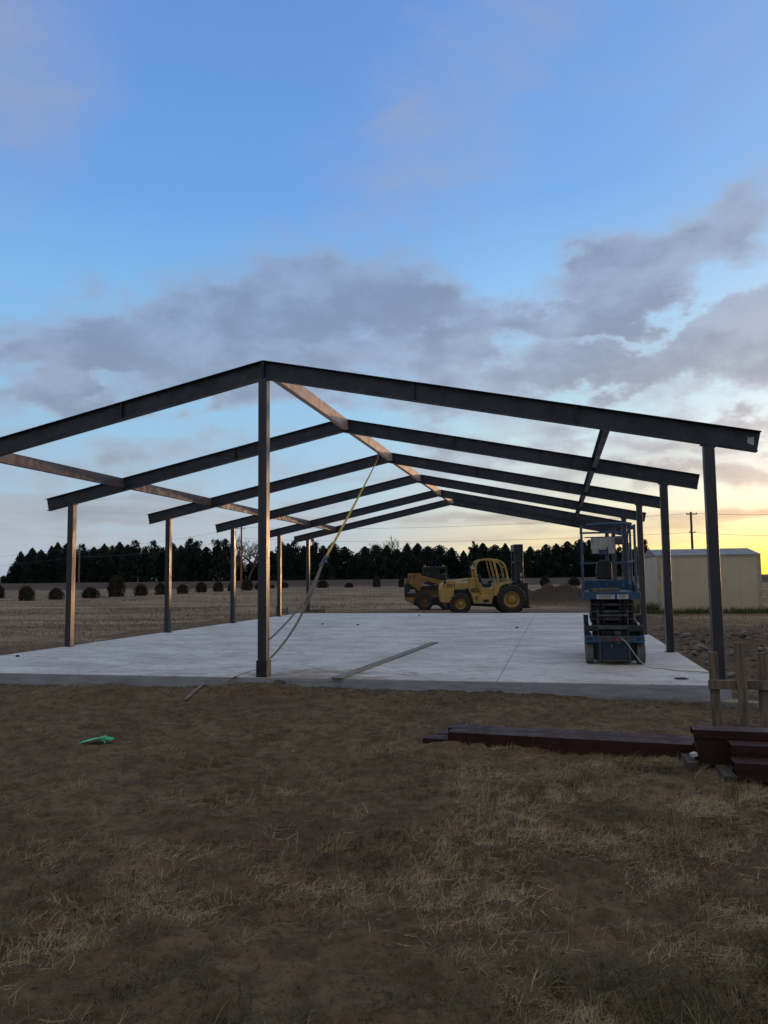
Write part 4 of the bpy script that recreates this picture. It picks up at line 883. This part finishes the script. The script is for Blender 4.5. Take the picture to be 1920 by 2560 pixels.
# ------------------------------------------------------------------ shed
c0 = at(1648, 1533, 0)
sh = thing('storage_shed', 'cream metal storage shed with low grey roof at the right beyond the slab', 'shed', (c0.x, c0.y, 0), R(0))
SW, SD, SE = 4.02, 5.3, 2.40; rz_ = 2.73
wm = MB(); wm.box(0, SW, 0, SD, -.05, SE)
wm.build('wall', 'shed', sh)
sm_ = MB()
for i in range(1, 5):
    xx = SW * i / 5; sm_.box(xx - .012, xx + .012, -.008, -.0005, .05, SE - .09)
sm_.build('panel_seam', 'shed', sh)
tm = MB()
for (xa, xb) in ((-.012, .12), (SW - .12, SW + .012)): tm.box(xa, xb, -.016, -.009, 0, SE - .06)
tm.box(-.012, SW + .012, -.02, -.0095, SE - .085, SE - .005); tm.build('corner_trim', 'shed_trim', sh)
rf = MB(); o_ = .05
rf.quad_box([(-o_, -o_, SE), (SW + o_, -o_, SE), (SW + o_, SD + o_, SE), (-o_, SD + o_, SE), (-o_ + .0, SD * .42, rz_), (SW - .02 + o_, SD * .42, rz_), (SW - .02 + o_, SD * .58, rz_), (-o_ + .0, SD * .58, rz_)])
rf.build('roof', 'roof', sh, bevel=.01)
fm = MB(); fm.box(-.02, SW + .02, -.03, .0 - .0175, -.02, .055); fm.build('base_strip', 'white', sh)
# green weeds along its foot
def weeds(name, pts_fn, n, hmin, hmax, wdt, mt, seed, label, cat, kind=None, lean=.5):
    rnd = random.Random(seed); mb = MB()
    for i in range(n):
        x_, y_ = pts_fn(rnd); z_ = gh(x_, y_); h_ = rnd.uniform(hmin, hmax) * rnd.uniform(.5, 1); a = rnd.uniform(0, 2 * math.pi); l_ = rnd.uniform(0, lean) * h_
        dx, dy = math.cos(a) * wdt, math.sin(a) * wdt; lx_, ly_ = math.cos(a + 1.2) * l_, math.sin(a + 1.2) * l_
        b = len(mb.v); mb.v += [(x_ - dx, y_ - dy, z_), (x_ + dx, y_ + dy, z_), (x_ + dx * .7 + lx_ * .4, y_ + dy * .7 + ly_ * .4, z_ + h_ * .6), (x_ - dx * .7 + lx_ * .4, y_ - dy * .7 + ly_ * .4, z_ + h_ * .6), (x_ + lx_, y_ + ly_, z_ + h_)]
        mb.f += [(b, b + 1, b + 2, b + 3), (b + 3, b + 2, b + 4)]
    o = mb.build(name, mt); o['label'] = label; o['category'] = cat
    if kind: o['kind'] = kind
    return o
weeds('shed_weeds', lambda r: (c0.x - .6 + r.uniform(0, 5.6), c0.y - .05 - abs(r.gauss(0, .35))), 1900, .08, .36, .012, 'weed', 5, 'green weeds growing along the foot of the shed', 'weeds', 'stuff')
wb = weeds('weed_clump', lambda r: (c0.x - .45 + r.gauss(0, .32), c0.y + .3 + r.gauss(0, .3)), 500, .2, .62, .02, 'weed', 6, 'dark green weed clump at the left corner of the shed', 'weed clump', 'stuff')

# ------------------------------------------------------------------ poles and wires
def hor(x): return 1443.5 - (x - 1200) * .0116
def base_at(x, depth): # ground point under pixel column x at a depth
    p = atd(x, hor(x), depth); return p
def pole(name, x, depth, top_px, r, m, lb, arms=()):
    p = base_at(x, depth); H = (hor(x) - top_px) * depth / F + 1.575; gz = gh(p.x, p.y)
    t = thing(name, lb, 'utility pole', (p.x, p.y, gz), math.atan2(RH.y, RH.x), 'utility poles'); mb = MB(); mb.v = []; n = 10; Hh = H - gz
    for zz, rr in ((-.3, r), (Hh, r * .72)):
        for k in range(n): mb.v.append((rr * math.cos(2 * math.pi * k / n), rr * math.sin(2 * math.pi * k / n), zz))
    for k in range(n): mb.f.append((k, (k + 1) % n, n + (k + 1) % n, n + k))
    mb.f.append(tuple(range(n, 2 * n))); mb.build('shaft', m, t, smooth=True)
    for (apx, half) in arms:
        az_ = (hor(x) - apx) * depth / F + 1.575 - gz
        ca = MB().box(-half, half, -r - .1, -r, az_ - .05, az_ + .05).build('crossarm', m, t)
        for q in (-half * .9, 0, half * .9): MB().tube([(q, -r - .05, az_ + .055), (q, -r - .05, az_ + .22)], .045, 6).build('insulator', 'grey_metal', ca)
    return Vector((p.x, p.y, H))
pole('utility_pole', 1734, 90, 1279, .17, 'pole', 'dark wooden utility pole with crossarms rising behind the shed', ((1285, .62), (1331, .35)))
pole('utility_pole', 603, 148, 1312, .20, 'pole_tan', 'reddish utility pole rising through the bare tree left of the front centre post', ((1322, .8),))
pole('utility_pole', 197, 172, 1365, .20, 'pole_tan', 'pale bare utility pole against the dark evergreens at the left')
pole('utility_pole', 706, 168, 1362, .16, 'pole', 'short dark pole just right of the fifth left steel post')
def wire(pts, lb):
    out = []
    for i in range(len(pts) - 1):
        a, b = pts[i], pts[i + 1]
        for k in range(12): t = k / 12; out.append(a.lerp(b, t) + Vector((0, 0, -.9 * 4 * t * (1 - t))))
    out.append(pts[-1]); tag(MB().tube(out, .018, 5).build('power_line', 'wire'), lb, 'power line', 'power lines')
wire([atd(-500, 1425, 190), atd(197, 1368, 172), atd(603, 1318, 148), atd(1734, 1283, 90), atd(2600, 1220, 62)], 'upper thin power line strung across the sky behind the steel frame')
wire([atd(-500, 1445, 190), atd(197, 1392, 172), atd(603, 1345, 148), atd(1734, 1331, 90), atd(2600, 1290, 62)], 'lower thin power line strung across the sky behind the steel frame')

# ------------------------------------------------------------------ trees
def crown_mesh(name, seed, kind):
    """unit-height crown made of many small needle tufts"""
    rnd = random.Random(seed); mb = MB(); V = mb.v; Fc = mb.f
    def tuft(p, s):
        for q in range(2):
            a = Vector((rnd.gauss(0, 1), rnd.gauss(0, 1), rnd.gauss(0, .7))).normalized(); b = Vector((rnd.gauss(0, 1), rnd.gauss(0, 1), rnd.gauss(0, 1))).normalized()
            k = len(V); V.append(tuple(p - a * s)); V.append(tuple(p + b * s * .8)); V.append(tuple(p + a * s)); V.append(tuple(p - b * s * .5)); Fc.append((k, k + 1, k + 2, k + 3))
    if kind == 'pine':       # irregular crown: many limb clusters
        lobes = []
        for i in range(34):
            z_ = rnd.uniform(.08, .97); rr = (.34 * (1 - z_) ** .55 + .05) * rnd.uniform(.25, 1.12); a = rnd.uniform(0, 6.283); lobes.append((Vector((rr * math.cos(a), rr * math.sin(a), z_)), rnd.uniform(.055, .12)))
        lobes.append((Vector((0, 0, .95)), .05))
        for c_, r_ in lobes:
            for i in range(62):
                d = Vector((rnd.gauss(0, 1), rnd.gauss(0, 1), rnd.gauss(0, .75))).normalized() * r_ * rnd.uniform(.35, 1.1); tuft(c_ + d, .020)
        for i in range(700):
            z_ = rnd.uniform(0, .8); r_ = .36 * (1 - z_ * .8) * math.sqrt(rnd.random()); a = rnd.uniform(0, 6.283); tuft(Vector((r_ * math.cos(a), r_ * math.sin(a), z_)), .05)
    elif kind in ('round', 'cone'):
        n = 2600
        ph = [rnd.uniform(0, 6.28) for _ in range(6)]
        for i in range(n):
            z_ = rnd.random() ** 1.05; a = rnd.uniform(0, 6.283)
            if kind == 'round': prof = .42 * (max(0.0, 1 - (max(0, z_ - .35) / .65) ** 2.2)) ** .7
            else: prof = .40 * (1 - z_ ** 2.5) ** .82 + .012
            lump_ = 1 + .22 * math.sin(2 * a + ph[0] + 4 * z_) + .15 * math.sin(5 * a + ph[1] - 11 * z_) + .13 * math.sin(17 * z_ + 2 * a + ph[2])
            prof *= .9 + .16 * math.sin(ph[3] + 3.5 * z_)
            r_ = prof * lump_ * (rnd.random() ** .28) * (1 + (rnd.random() < .08) * .14)
            tuft(Vector((r_ * math.cos(a), r_ * math.sin(a), z_ * (1 + .03 * math.sin(4 * a)))), .026)
            if i % 3 == 0: tuft(Vector((r_ * .6 * math.cos(a), r_ * .6 * math.sin(a), z_ * .9)), .06)
    elif kind == 'bush':
        ph = [rnd.uniform(0, 6.28) for _ in range(4)]
        for i in range(1500):
            z_ = rnd.random(); a = rnd.uniform(0, 6.283)
            prof = .50 * max(0.0, 1 - (abs(z_ - .38) / .64) ** 2.4) ** .62
            r_ = max(.02, prof) * (1 + .13 * math.sin(3 * a + ph[0]) + .1 * math.sin(5 * a + ph[1] + 7 * z_)) * rnd.random() ** .3
            p = Vector((r_ * math.cos(a), r_ * math.sin(a), z_))
            d = Vector((p.x, p.y, (z_ - .25) * 1.1)).normalized(); sdv = Vector((-d.y, d.x, rnd.uniform(-.3, .3))).normalized(); s = rnd.uniform(.03, .075)
            k = len(V); V += [tuple(p - sdv * .010), tuple(p + sdv * .010), tuple(p + d * s + Vector((rnd.gauss(0, .012), rnd.gauss(0, .012), rnd.uniform(0, .03))))]; Fc.append((k, k + 1, k + 2)); tuft(p * .9, .045)
    me = bpy.data.meshes.new(name); me.from_pydata(V, [], Fc); me.update(); return me
crowns = {}
for kd, mt, cnt in (('pine', 'conifer', 4), ('round', 'conifer', 6), ('cone', 'conifer', 3), ('bush', 'cedar', 4)):
    crowns[kd] = []
    for i in range(cnt):
        me = crown_mesh('crown_' + kd, 100 + i * 7 + len(kd), kd); me.materials.append(M[mt]); crowns[kd].append(me)
tr_m = MB()
for zz, rr in ((0, .022), (.7, .008)):
    for k in range(7): tr_m.v.append((rr * math.cos(.8976 * k), rr * math.sin(.8976 * k), zz))
for k in range(7): tr_m.f.append((k, (k + 1) % 7, 7 + (k + 1) % 7, 7 + k))
trunk_me = bpy.data.meshes.new('trunk'); trunk_me.from_pydata(tr_m.v, [], tr_m.f); trunk_me.materials.append(M['trunk'])
trees = [(8, 1440, 'round'), (22, 1432, 'round'), (36, 1410, 'round'), (50, 1384, 'cone'), (68, 1392, 'round'), (79, 1378, 'cone'), (101, 1379, 'round'), (127, 1366, 'cone'), (142, 1366, 'cone'), (165, 1368, 'round'), (186, 1374, 'round'), (207, 1356, 'pine'), (233, 1374, 'round'), (259, 1365, 'round'), (280, 1373, 'round'), (298, 1359, 'cone'), (318, 1372, 'round'), (338, 1350, 'pine'), (362, 1371, 'round'), (385, 1352, 'pine'), (408, 1373, 'round'), (430, 1367, 'round'), (452, 1371, 'round'),
         (472, 1344, 'pine'), (491, 1352, 'pine'), (515, 1368, 'round'), (543, 1344, 'pine'), (566, 1353, 'pine'), (592, 1392, 'round'), (628, 1406, 'round'), (656, 1388, 'round'), (679, 1384, 'round'), (703, 1359, 'cone'), (720, 1368, 'round'), (737, 1353, 'pine'), (760, 1372, 'round'), (781, 1352, 'pine'), (808, 1365, 'cone'), (833, 1366, 'round'), (862, 1372, 'round'), (882, 1392, 'cone'),
         (893, 1388, 'round'), (913, 1366, 'round'), (941, 1370, 'round'), (968, 1368, 'cone'), (994, 1372, 'round'), (1019, 1359, 'cone'), (1045, 1365, 'cone'), (1071, 1371, 'round'), (1100, 1369, 'round'), (1130, 1369, 'cone'), (1160, 1376, 'cone'), (1185, 1349, 'pine'), (1209, 1366, 'cone'), (1239, 1367, 'round'), (1265, 1365, 'cone'), (1290, 1374, 'cone'), (1307, 1378, 'round'), (1327, 1370, 'round'),
         (1347, 1376, 'round'), (1367, 1366, 'round'), (1393, 1365, 'cone'), (1421, 1359, 'round'), (1453, 1351, 'round'), (1476, 1353, 'round'), (1500, 1362, 'round'), (1524, 1357, 'cone'), (1548, 1368, 'pine'), (1570, 1362, 'round'), (1592, 1372, 'cone'), (1612, 1355, 'pine')]
rnd = random.Random(77)
kinds_lab = {'pine': 'ragged dark pine', 'round': 'rounded dark evergreen', 'cone': 'pointed dark evergreen'}
nT = len(trees)
def tree_label(i):
    x_, _, kd = trees[i]
    lab = kinds_lab[kd]
    if i < 2: return ('low distant evergreen, leftmost in the photo' if i == 0 else 'small outlying evergreen, second from the left of the photo')
    if i < 20: return f'{lab}, {ORD[i]} from the left end of the tree line'
    if x_ < 890: 
        grp = [j for j, t_ in enumerate(trees) if j >= 20 and t_[0] < 890]; return f'{lab}, {ORD[len(grp) - 1 - grp.index(i)] } to the left of the notch in the tree line' if len(grp) - grp.index(i) <= 20 else f'{lab} just left of the fourth left steel post'
    if x_ < 1146:
        grp = [j for j, t_ in enumerate(trees) if 890 < t_[0] < 1146]; return f'{lab}, {ORD[grp.index(i)]} to the right of the notch left of the loader'
    if x_ < 1322:
        grp = [j for j, t_ in enumerate(trees) if 1146 <= t_[0] < 1322]; return f'{lab} behind the forklift cab and mast, {ORD[grp.index(i)]} from the left there'
    grp = [j for j, t_ in enumerate(trees) if t_[0] >= 1322]; return f'{lab}, {ORD[len(grp) - 1 - grp.index(i)]} from the right end of the tree line'
for i, (x_, ty, kd) in enumerate(trees):
    dp = 186 + rnd.uniform(-5, 12) if i > 1 else 320
    p = base_at(x_, dp); gz = gh(p.x, p.y); H = (hor(x_) - ty) * dp / F + 1.575 - gz
    H *= rnd.uniform(.97, 1.10)
    t = thing('evergreen_tree', tree_label(i), 'tree', (p.x, p.y, gz - .1), rnd.uniform(0, 6.28), 'evergreen trees of the windbreak')
    me = rnd.choice(crowns[kd]); cr = bpy.data.objects.new('crown', me); C.objects.link(cr); cr.parent = t
    prev = trees[i - 1][0] if i else x_ - 25; nxt = trees[i + 1][0] if i + 1 < nT else x_ + 18
    gapw = max(nxt - prev, 34) * dp / F; base_w = {'pine': .80, 'round': .84, 'cone': .74}[kd]
    wx = max(gapw * 1.15, H * .55) / base_w; wx = min(wx, H * 1.15)
    if x_ in (882, 1160): wx *= .8
    cr.scale = (wx, wx, H)
    tk = bpy.data.objects.new('trunk', trunk_me); C.objects.link(tk); tk.parent = t; tk.scale = (H, H, H)
# bare deciduous trees
def bare_tree(x_, ty, dp, seed, lb, spread=.5, base_px=None):
    rnd = random.Random(seed); p = base_at(x_, dp); gz = gh(p.x, p.y); H = (hor(x_) - ty) * dp / F + 1.575 - gz
    t = thing('bare_tree', lb, 'tree', (p.x, p.y, gz - .1)); tk = MB(); br = MB()
    def grow(p0, d, L, r, lv):
        pts = [p0]; q = p0.copy(); dd = d.copy()
        for k in range(4):
            dd = (dd + Vector((rnd.gauss(0, .16), rnd.gauss(0, .16), rnd.gauss(.04, .1)))).normalized(); q = q + dd * L / 4; pts.append(q.copy())
        (tk if lv < 2 else br).tube(pts, r, 5 if lv < 2 else 3)
        if lv >= 5: return
        for k in range(3 if lv else 5):
            s = pts[rnd.choice((2, 3, 4))] if lv else pts[rnd.choice((2, 3, 4, 4))]
            nd = (dd + Vector((rnd.gauss(0, spread), rnd.gauss(0, spread), rnd.gauss(.1, .3)))).normalized()
            grow(s, nd, L * rnd.uniform(.58, .8), max(r * .55, .022), lv + 1)
    grow(Vector((0, 0, 0)), Vector((0, 0, 1)), H * .32, H * .022, 0)
    top = max(v[2] for v in br.v); f_ = H / top
    for m_ in (tk, br): m_.v = [(v[0] * f_, v[1] * f_, v[2] * f_) for v in m_.v]
    tk.build('trunk', 'bark', t); br.build('twigs', 'bark', t)
bare_tree(578, 1334, 182, 3, 'bare leafless tree behind the reddish utility pole', .55)
bare_tree(622, 1346, 184, 8, 'bare leafless tree just left of the front centre steel post', .6)
bare_tree(678, 1368, 196, 9, 'low bare treetop right of the front centre steel post', .6)
bare_tree(988, 1336, 200, 12, 'large rounded bare tree rising above the evergreens left of the loader', .6)
bare_tree(940, 1364, 200, 15, 'small bare treetop left of the large rounded bare tree', .6)
# cedar bushes in the field
bushes = [(-6, 1496, 34, 36), (65, 1502, 42, 38), (140, 1499, 40, 30), (226, 1495, 47, 27), (290, 1492, 46, 52), (352, 1489, 38, 30), (401, 1487, 30, 31), (456, 1484, 33, 24), (503, 1481, 30, 27), (546, 1479, 28, 27), (578, 1478, 20, 22), (618, 1476, 32, 30), (645, 1474, 18, 18), (681, 1471, 12, 10), (711, 1470, 22, 16), (807, 1470, 30, 21), (873, 1469, 24, 13), (942, 1468, 22, 27), (1006, 1468, 24, 25), (1228, 1466, 20, 16), (1362, 1465, 28, 24), (1436, 1465, 33, 23)]
blab = ['cedar bush cut off by the left edge of the photo', 'round cedar bush, leftmost whole one in the field', 'low cedar bush half hidden by the second left steel post', 'wide low cedar bush right of the second left steel post', 'largest cedar bush with a brown pointed top', 'round cedar bush right of the largest pointed one', 'cedar bush partly behind the third left steel post', 'low cedar bush just right of the third left steel post', 'second cedar bush right of the third left steel post', 'cedar bush just left of the fourth left steel post', 'cedar bush hidden mostly behind the fourth left steel post', 'round cedar bush at the foot of the reddish pole', 'cedar bush peeking out left of the front centre post', 'tiny brown bush right of the front centre post', 'dark cedar bush just right of the fifth left steel post', 'round cedar bush right of the ratchet of the strap', 'flat low cedar bush midway between strap and loader', 'upright narrow cedar bush in the field left of the loader', 'cedar bush behind the rear of the loader', 'low cedar bush seen through the forklift cab', 'cedar bush right of the forklift mast', 'cedar bush left of the blue lift']
for i, (x_, by, wpx, hpx) in enumerate(bushes):
    p = at(x_, by, 0.0); dp = (p - CAM).dot(FW); p.z = gh(p.x, p.y)
    t = thing('cedar_bush', blab[i], 'bush', p, rnd.uniform(0, 6.28), 'cedar bushes in the field')
    cr = bpy.data.objects.new('foliage', crowns['bush'][i % 4]); C.objects.link(cr); cr.parent = t; w_ = wpx * dp / F; h_ = hpx * dp / F; cr.scale = (w_ * 1.0, w_ * 1.0, h_ * 1.02); cr.location = (0, 0, -.04)

# ------------------------------------------------------------------ rubble right of the slab, and soil clods
rnd = random.Random(5)
lab_r = ['large pale rubble lump right of the slab between the two nearest right posts', 'pale flat rubble piece behind the second right post', 'pale rubble piece just right of the front right post', 'long pale rubble piece at the foot of the front right post', 'pale rubble lump beside the tallest stake', 'small rubble lump at the slab right edge', 'dark rubble lump above the pale ones right of the slab', 'farthest pale rubble strip right of the slab', 'small pale rubble lump left of the large one', 'pale rubble piece at the right edge of the photo']
for i, (x_, y_, s_) in enumerate([(1752, 1624, .34), (1690, 1590, .22), (1830, 1640, .22), (1832, 1688, .26), (1862, 1615, .2), (1770, 1660, .16), (1757, 1612, .2), (1716, 1596, .3), (1735, 1634, .16), (1900, 1632, .24)]):
    p = at(x_, y_, .05); mb = MB(); s_ *= .8; [lump(mb, (rnd.uniform(-.6, .6) * s_ * (q > 0), rnd.uniform(-.4, .4) * s_ * (q > 0), rnd.uniform(0, .05)), s_ * rnd.uniform(.3, .55), s_ * rnd.uniform(.25, .5), s_ * rnd.uniform(.22, .42), 60 + i * 5 + q, 6) for q in range(1)]
    o = mb.build('rubble', 'rock' if i != 6 else 'rock_dark', loc=(p.x, p.y, gh(p.x, p.y) + .03)); o.rotation_euler = (0, 0, rnd.uniform(-.6, .6)); tag(o, lab_r[i], 'rubble', 'rubble right of the slab')
mb = MB()
spill = [(5.9, -.04), (6.25, -.06), (6.50, -.22), (6.42, -.36), (6.1, -.30), (5.8, -.28)]
sp_ = MB(); sp_.prism([(a, b) for a, b in spill], -.05, .045, 'xy'); tag(sp_.build('concrete_spill', 'rock', bevel=.015), 'thin spill of hardened concrete at the near right slab corner', 'concrete spill')
mb = MB()
for i in range(9300):
    if i >= 3300 and i % 9:
        rr_ = rnd.uniform(2.6, 10); aa_ = rnd.uniform(-.5, .35); x_ = CAM.x + FH.x * rr_ * math.cos(aa_) + RH.x * rr_ * math.sin(aa_); y_ = CAM.y + FH.y * rr_ * math.cos(aa_) + RH.y * rr_ * math.sin(aa_)
        if y_ > SF - .05: continue
    elif i >= 2600: x_ = rnd.gauss(7.9, .9); y_ = rnd.uniform(2, 13); s_big = 1
    elif i < 1500: x_ = rnd.uniform(-5, 6.5); y_ = SF - abs(rnd.gauss(0, .32)) - .02
    elif i < 2000: x_ = rnd.gauss(7.6, .8); y_ = rnd.uniform(1, 12)
    else: x_ = rnd.gauss(1.7, .6); y_ = SF - abs(rnd.gauss(0, .25)) - .03
    s_ = min(abs(rnd.gauss(0, .011 if i < 3300 else .0045)), .02) + (.005 if i < 3300 else .002) + (rnd.random() ** 3 * .11 if (2600 <= i < 3300 or (i >= 3300 and i % 9 == 0)) else 0)
    z_ = gh(x_, y_); b = len(mb.v); a = rnd.uniform(0, 3.1)
    for (u_, v_, w_) in ((1, 0, 0), (0, 1, 0), (-1, 0, .0), (0, -1, 0), (0, 0, .8), (0, 0, -.8)):
        c_, s2 = math.cos(a), math.sin(a); mb.v.append((x_ + (u_ * c_ - v_ * s2) * s_ * rnd.uniform(.6, 1.3), y_ + (u_ * s2 + v_ * c_) * s_ * rnd.uniform(.6, 1.3), z_ + w_ * s_ * rnd.uniform(.6, 1.1) + .002))
    for f_ in ((0, 1, 4), (1, 2, 4), (2, 3, 4), (3, 0, 4), (1, 0, 5), (2, 1, 5), (3, 2, 5), (0, 3, 5)): mb.f.append(tuple(b + q for q in f_))
M['clod'] = material('soil clods', (.12, .09, .066), (.06, .047, .037), rough=.95, scale=9, base3=(.2, .18, .15), s3=3)
o = mb.build('soil_clods', 'clod'); structure(o, 'stuff'); tag(o, 'loose soil clods and gravel along the slab edge', 'soil clods')

# ------------------------------------------------------------------ grass
def straw_material(name, stops, seed_scale=3.0):
    m = bpy.data.materials.new(name); m.use_nodes = True; t = m.node_tree; h = G(t); b = t.nodes['Principled BSDF']
    at_ = h.n('ShaderNodeAttribute'); at_.attribute_name = 'tone'
    t.links.new(h.ramp(at_.outputs['Fac'], stops), b.inputs['Base Color']); b.inputs['Roughness'].default_value = .75; b.inputs['Specular IOR Level'].default_value = .2
    return m
straw = straw_material('dead grass', [(0, (.070, .056, .032)), (.3, (.15, .112, .060)), (.6, (.25, .188, .100)), (.85, (.43, .335, .185)), (1, (.11, .125, .06))])
def grass_object(name, P, Hh, Wd, lean, label, seed, tf=2.6):
    rs = np.random.RandomState(seed); n = len(P)
    dom = fbm(P[:, 0], P[:, 1], 2.6, 2, 7) * 14
    az_ = np.where(rs.random(n) < .6, dom + rs.normal(0, .8, n), rs.uniform(0, 2 * np.pi, n))
    base = P; d = np.stack([np.cos(az_), np.sin(az_)], -1); sdv = np.stack([-d[:, 1], d[:, 0]], -1)
    ln = lean * rs.uniform(.3, 1.3, n); curl = rs.uniform(-.5, .9, n)
    V = []; ts = [0, .34, .68, 1.0]; c = base.copy(); turn = rs.normal(0, .75, n)
    up_end = np.sqrt(np.clip(1.05 - ln ** 2, .02, 1))
    for i, t in enumerate(ts):
        ang = az_ + turn * t; dx = np.cos(ang); dy = np.sin(ang); w = Wd * (1 - t * .7)
        if i:
            st_ = Hh * .33; c = c.copy(); c[:, 0] += dx * st_ * np.minimum(ln, 1.1); c[:, 1] += dy * st_ * np.minimum(ln, 1.1); c[:, 2] += st_ * up_end * (1.5 - 1.1 * t) + .0008
        l = c.copy(); l[:, 0] += dy * w * .5; l[:, 1] -= dx * w * .5; r = c.copy(); r[:, 0] -= dy * w * .5; r[:, 1] += dx * w * .5; r[:, 2] += w * .35
        V += [l, r]
    V = np.stack(V, 1).reshape(-1, 3); k = np.arange(n) * 8
    Q = np.concatenate([np.stack([k + q, k + q + 1, k + q + 3, k + q + 2], -1) for q in (0, 2, 4)])
    me = bpy.data.meshes.new(name); me.vertices.add(len(V)); me.vertices.foreach_set('co', V.ravel().astype(np.float32))
    me.loops.add(Q.size); me.loops.foreach_set('vertex_index', Q.ravel().astype(np.int32)); me.polygons.add(len(Q))
    me.polygons.foreach_set('loop_start', np.arange(0, Q.size, 4, dtype=np.int32)); me.polygons.foreach_set('loop_total', np.full(len(Q), 4, np.int32)); me.update(calc_edges=True)
    tone = np.clip(.44 + fbm(P[:, 0], P[:, 1], tf, 4, 71) * 1.5 + rs.normal(0, .22, n), 0, .9); gm = rs.random(n) < .07; tone[gm] = 1
    a_ = me.attributes.new('tone', 'FLOAT', 'POINT'); a_.data.foreach_set('value', np.repeat(tone, 8).astype(np.float32)); me.materials.append(straw)
    o = bpy.data.objects.new(name, me); C.objects.link(o); tag(o, label, 'grass', None, 'stuff'); return o
def scatter_near(n_clump, per, seed):
    rs = np.random.RandomState(seed); out = []
    r_ = rs.uniform(2.4 ** .5, 16 ** .5, n_clump * 3) ** 2; a_ = rs.uniform(-.56, .56, n_clump * 3)
    x = CAM.x + FH.x * r_ * np.cos(a_) + RH.x * r_ * np.sin(a_); y = CAM.y + FH.y * r_ * np.cos(a_) + RH.y * r_ * np.sin(a_)
    wx_ = fbm(x, y, 1.3, 3, 131) * 1.6; wy_ = fbm(x, y, 1.3, 3, 137) * 1.6; dm = np.clip(dirt_mask(x + wx_, np.minimum(y + wy_, SF - .3)) + fbm(x, y, 4.5, 3, 141) * .7, 0, 1); pr = (1 - dm) * np.clip(.46 + fbm(x, y, 1.9, 3, 55) * 2.8, .04, 1) + .012 + .10 * (fbm(x, y, 1.1, 2, 91) > .22) * (y < -4.5)
    ins = (np.abs(x) < SX + .05) & (y > SF - .05)
    keep = (rs.random(len(x)) < pr) & ~ins; x = x[keep][:n_clump]; y = y[keep][:n_clump]
    sp = rs.uniform(.02, .10, len(x)); X = np.repeat(x, per) + rs.normal(0, 1, len(x) * per) * np.repeat(sp, per); Y = np.repeat(y, per) + rs.normal(0, 1, len(x) * per) * np.repeat(sp, per)
    Z = ground_h(X, Y); ok = ~((np.abs(X) < SX + .02) & (Y > SF - .02)); ch = np.repeat(rs.uniform(.5, 1.35, len(x)), per)[ok]
    return np.stack([X, Y, Z], -1)[ok], ch
P, ch = scatter_near(15000, 17, 3); rs = np.random.RandomState(4); n = len(P)
grass_object('dry_grass', P, ch * rs.uniform(.025, .085, n), rs.uniform(.0014, .0034, n), np.full(n, 1.22), 'flattened dead brown grass over the near ground, thickest at the lower right', 11)
# upright tufts
P2, ch2 = scatter_near(420, 34, 9); keep = (P2[:, 0] > 1.5) | (P2[:, 1] > 1); P2 = P2[keep]; ch2 = ch2[keep]; n = len(P2)
grass_object('grass_tufts', P2, ch2 * rs.uniform(.05, .13, n), rs.uniform(.0015, .0034, n), np.full(n, .98), 'taller pale tufts of dead grass standing up at the lower right', 12)
# straw pieces lying on bare dirt
rs = np.random.RandomState(8); n = 2600; r_ = rs.uniform(2.6, 11, n); a_ = rs.uniform(-.5, .5, n)
x = CAM.x + FH.x * r_ * np.cos(a_) + RH.x * r_ * np.sin(a_); y = CAM.y + FH.y * r_ * np.cos(a_) + RH.y * r_ * np.sin(a_); k_ = y < SF - .1; x = x[k_]; y = y[k_]; n = len(x)
grass_object('loose_straw', np.stack([x, y, ground_h(x, y) + .002], -1), rs.uniform(.03, .16, n), rs.uniform(.0015, .004, n), np.full(n, 1.1), 'loose straw stems lying on the bare dirt', 13)
# field grass, right side and beyond
def field(n, d0, d1, seed):
    rs = np.random.RandomState(seed); D = np.exp(rs.uniform(np.log(d0), np.log(d1), n)); Lr = rs.uniform(-.55, .55, n) * D
    x = CAM.x + FH.x * D + RH.x * Lr; y = CAM.y + FH.y * D + RH.y * Lr
    keep = (dirt_mask(x, y) < .55) & (fbm(x, y, .35, 4, 61) > -.12) & ~((np.abs(x) < SX + .1) & (y > SF - .1) & (y < SB + .3)) & ~((x > c0.x - .1) & (x < c0.x + 4.2) & (y > c0.y - .1) & (y < c0.y + 5.5))
    keep &= rs.random(n) < np.clip(.5 + fbm(x, y, .16, 3, 66) * 1.3, .08, 1)
    x = x[keep]; y = y[keep]; return np.stack([x, y, ground_h(x, y)], -1), D[keep], rs
P3, D3, rs = field(90000, 13, 120, 21); n = len(P3)
straw = straw_material('field stubble', [(0, (.055, .045, .028)), (.5, (.14, .108, .065)), (.9, (.26, .20, .12)), (1, (.08, .085, .04))])
grass_object('field_grass', P3, rs.uniform(.05, .17, n) * np.clip(D3 / 30, .6, 1.5), .0035 + D3 * .00042, np.full(n, .75), 'dry stubble grass of the field beyond and beside the slab', 22, .22)
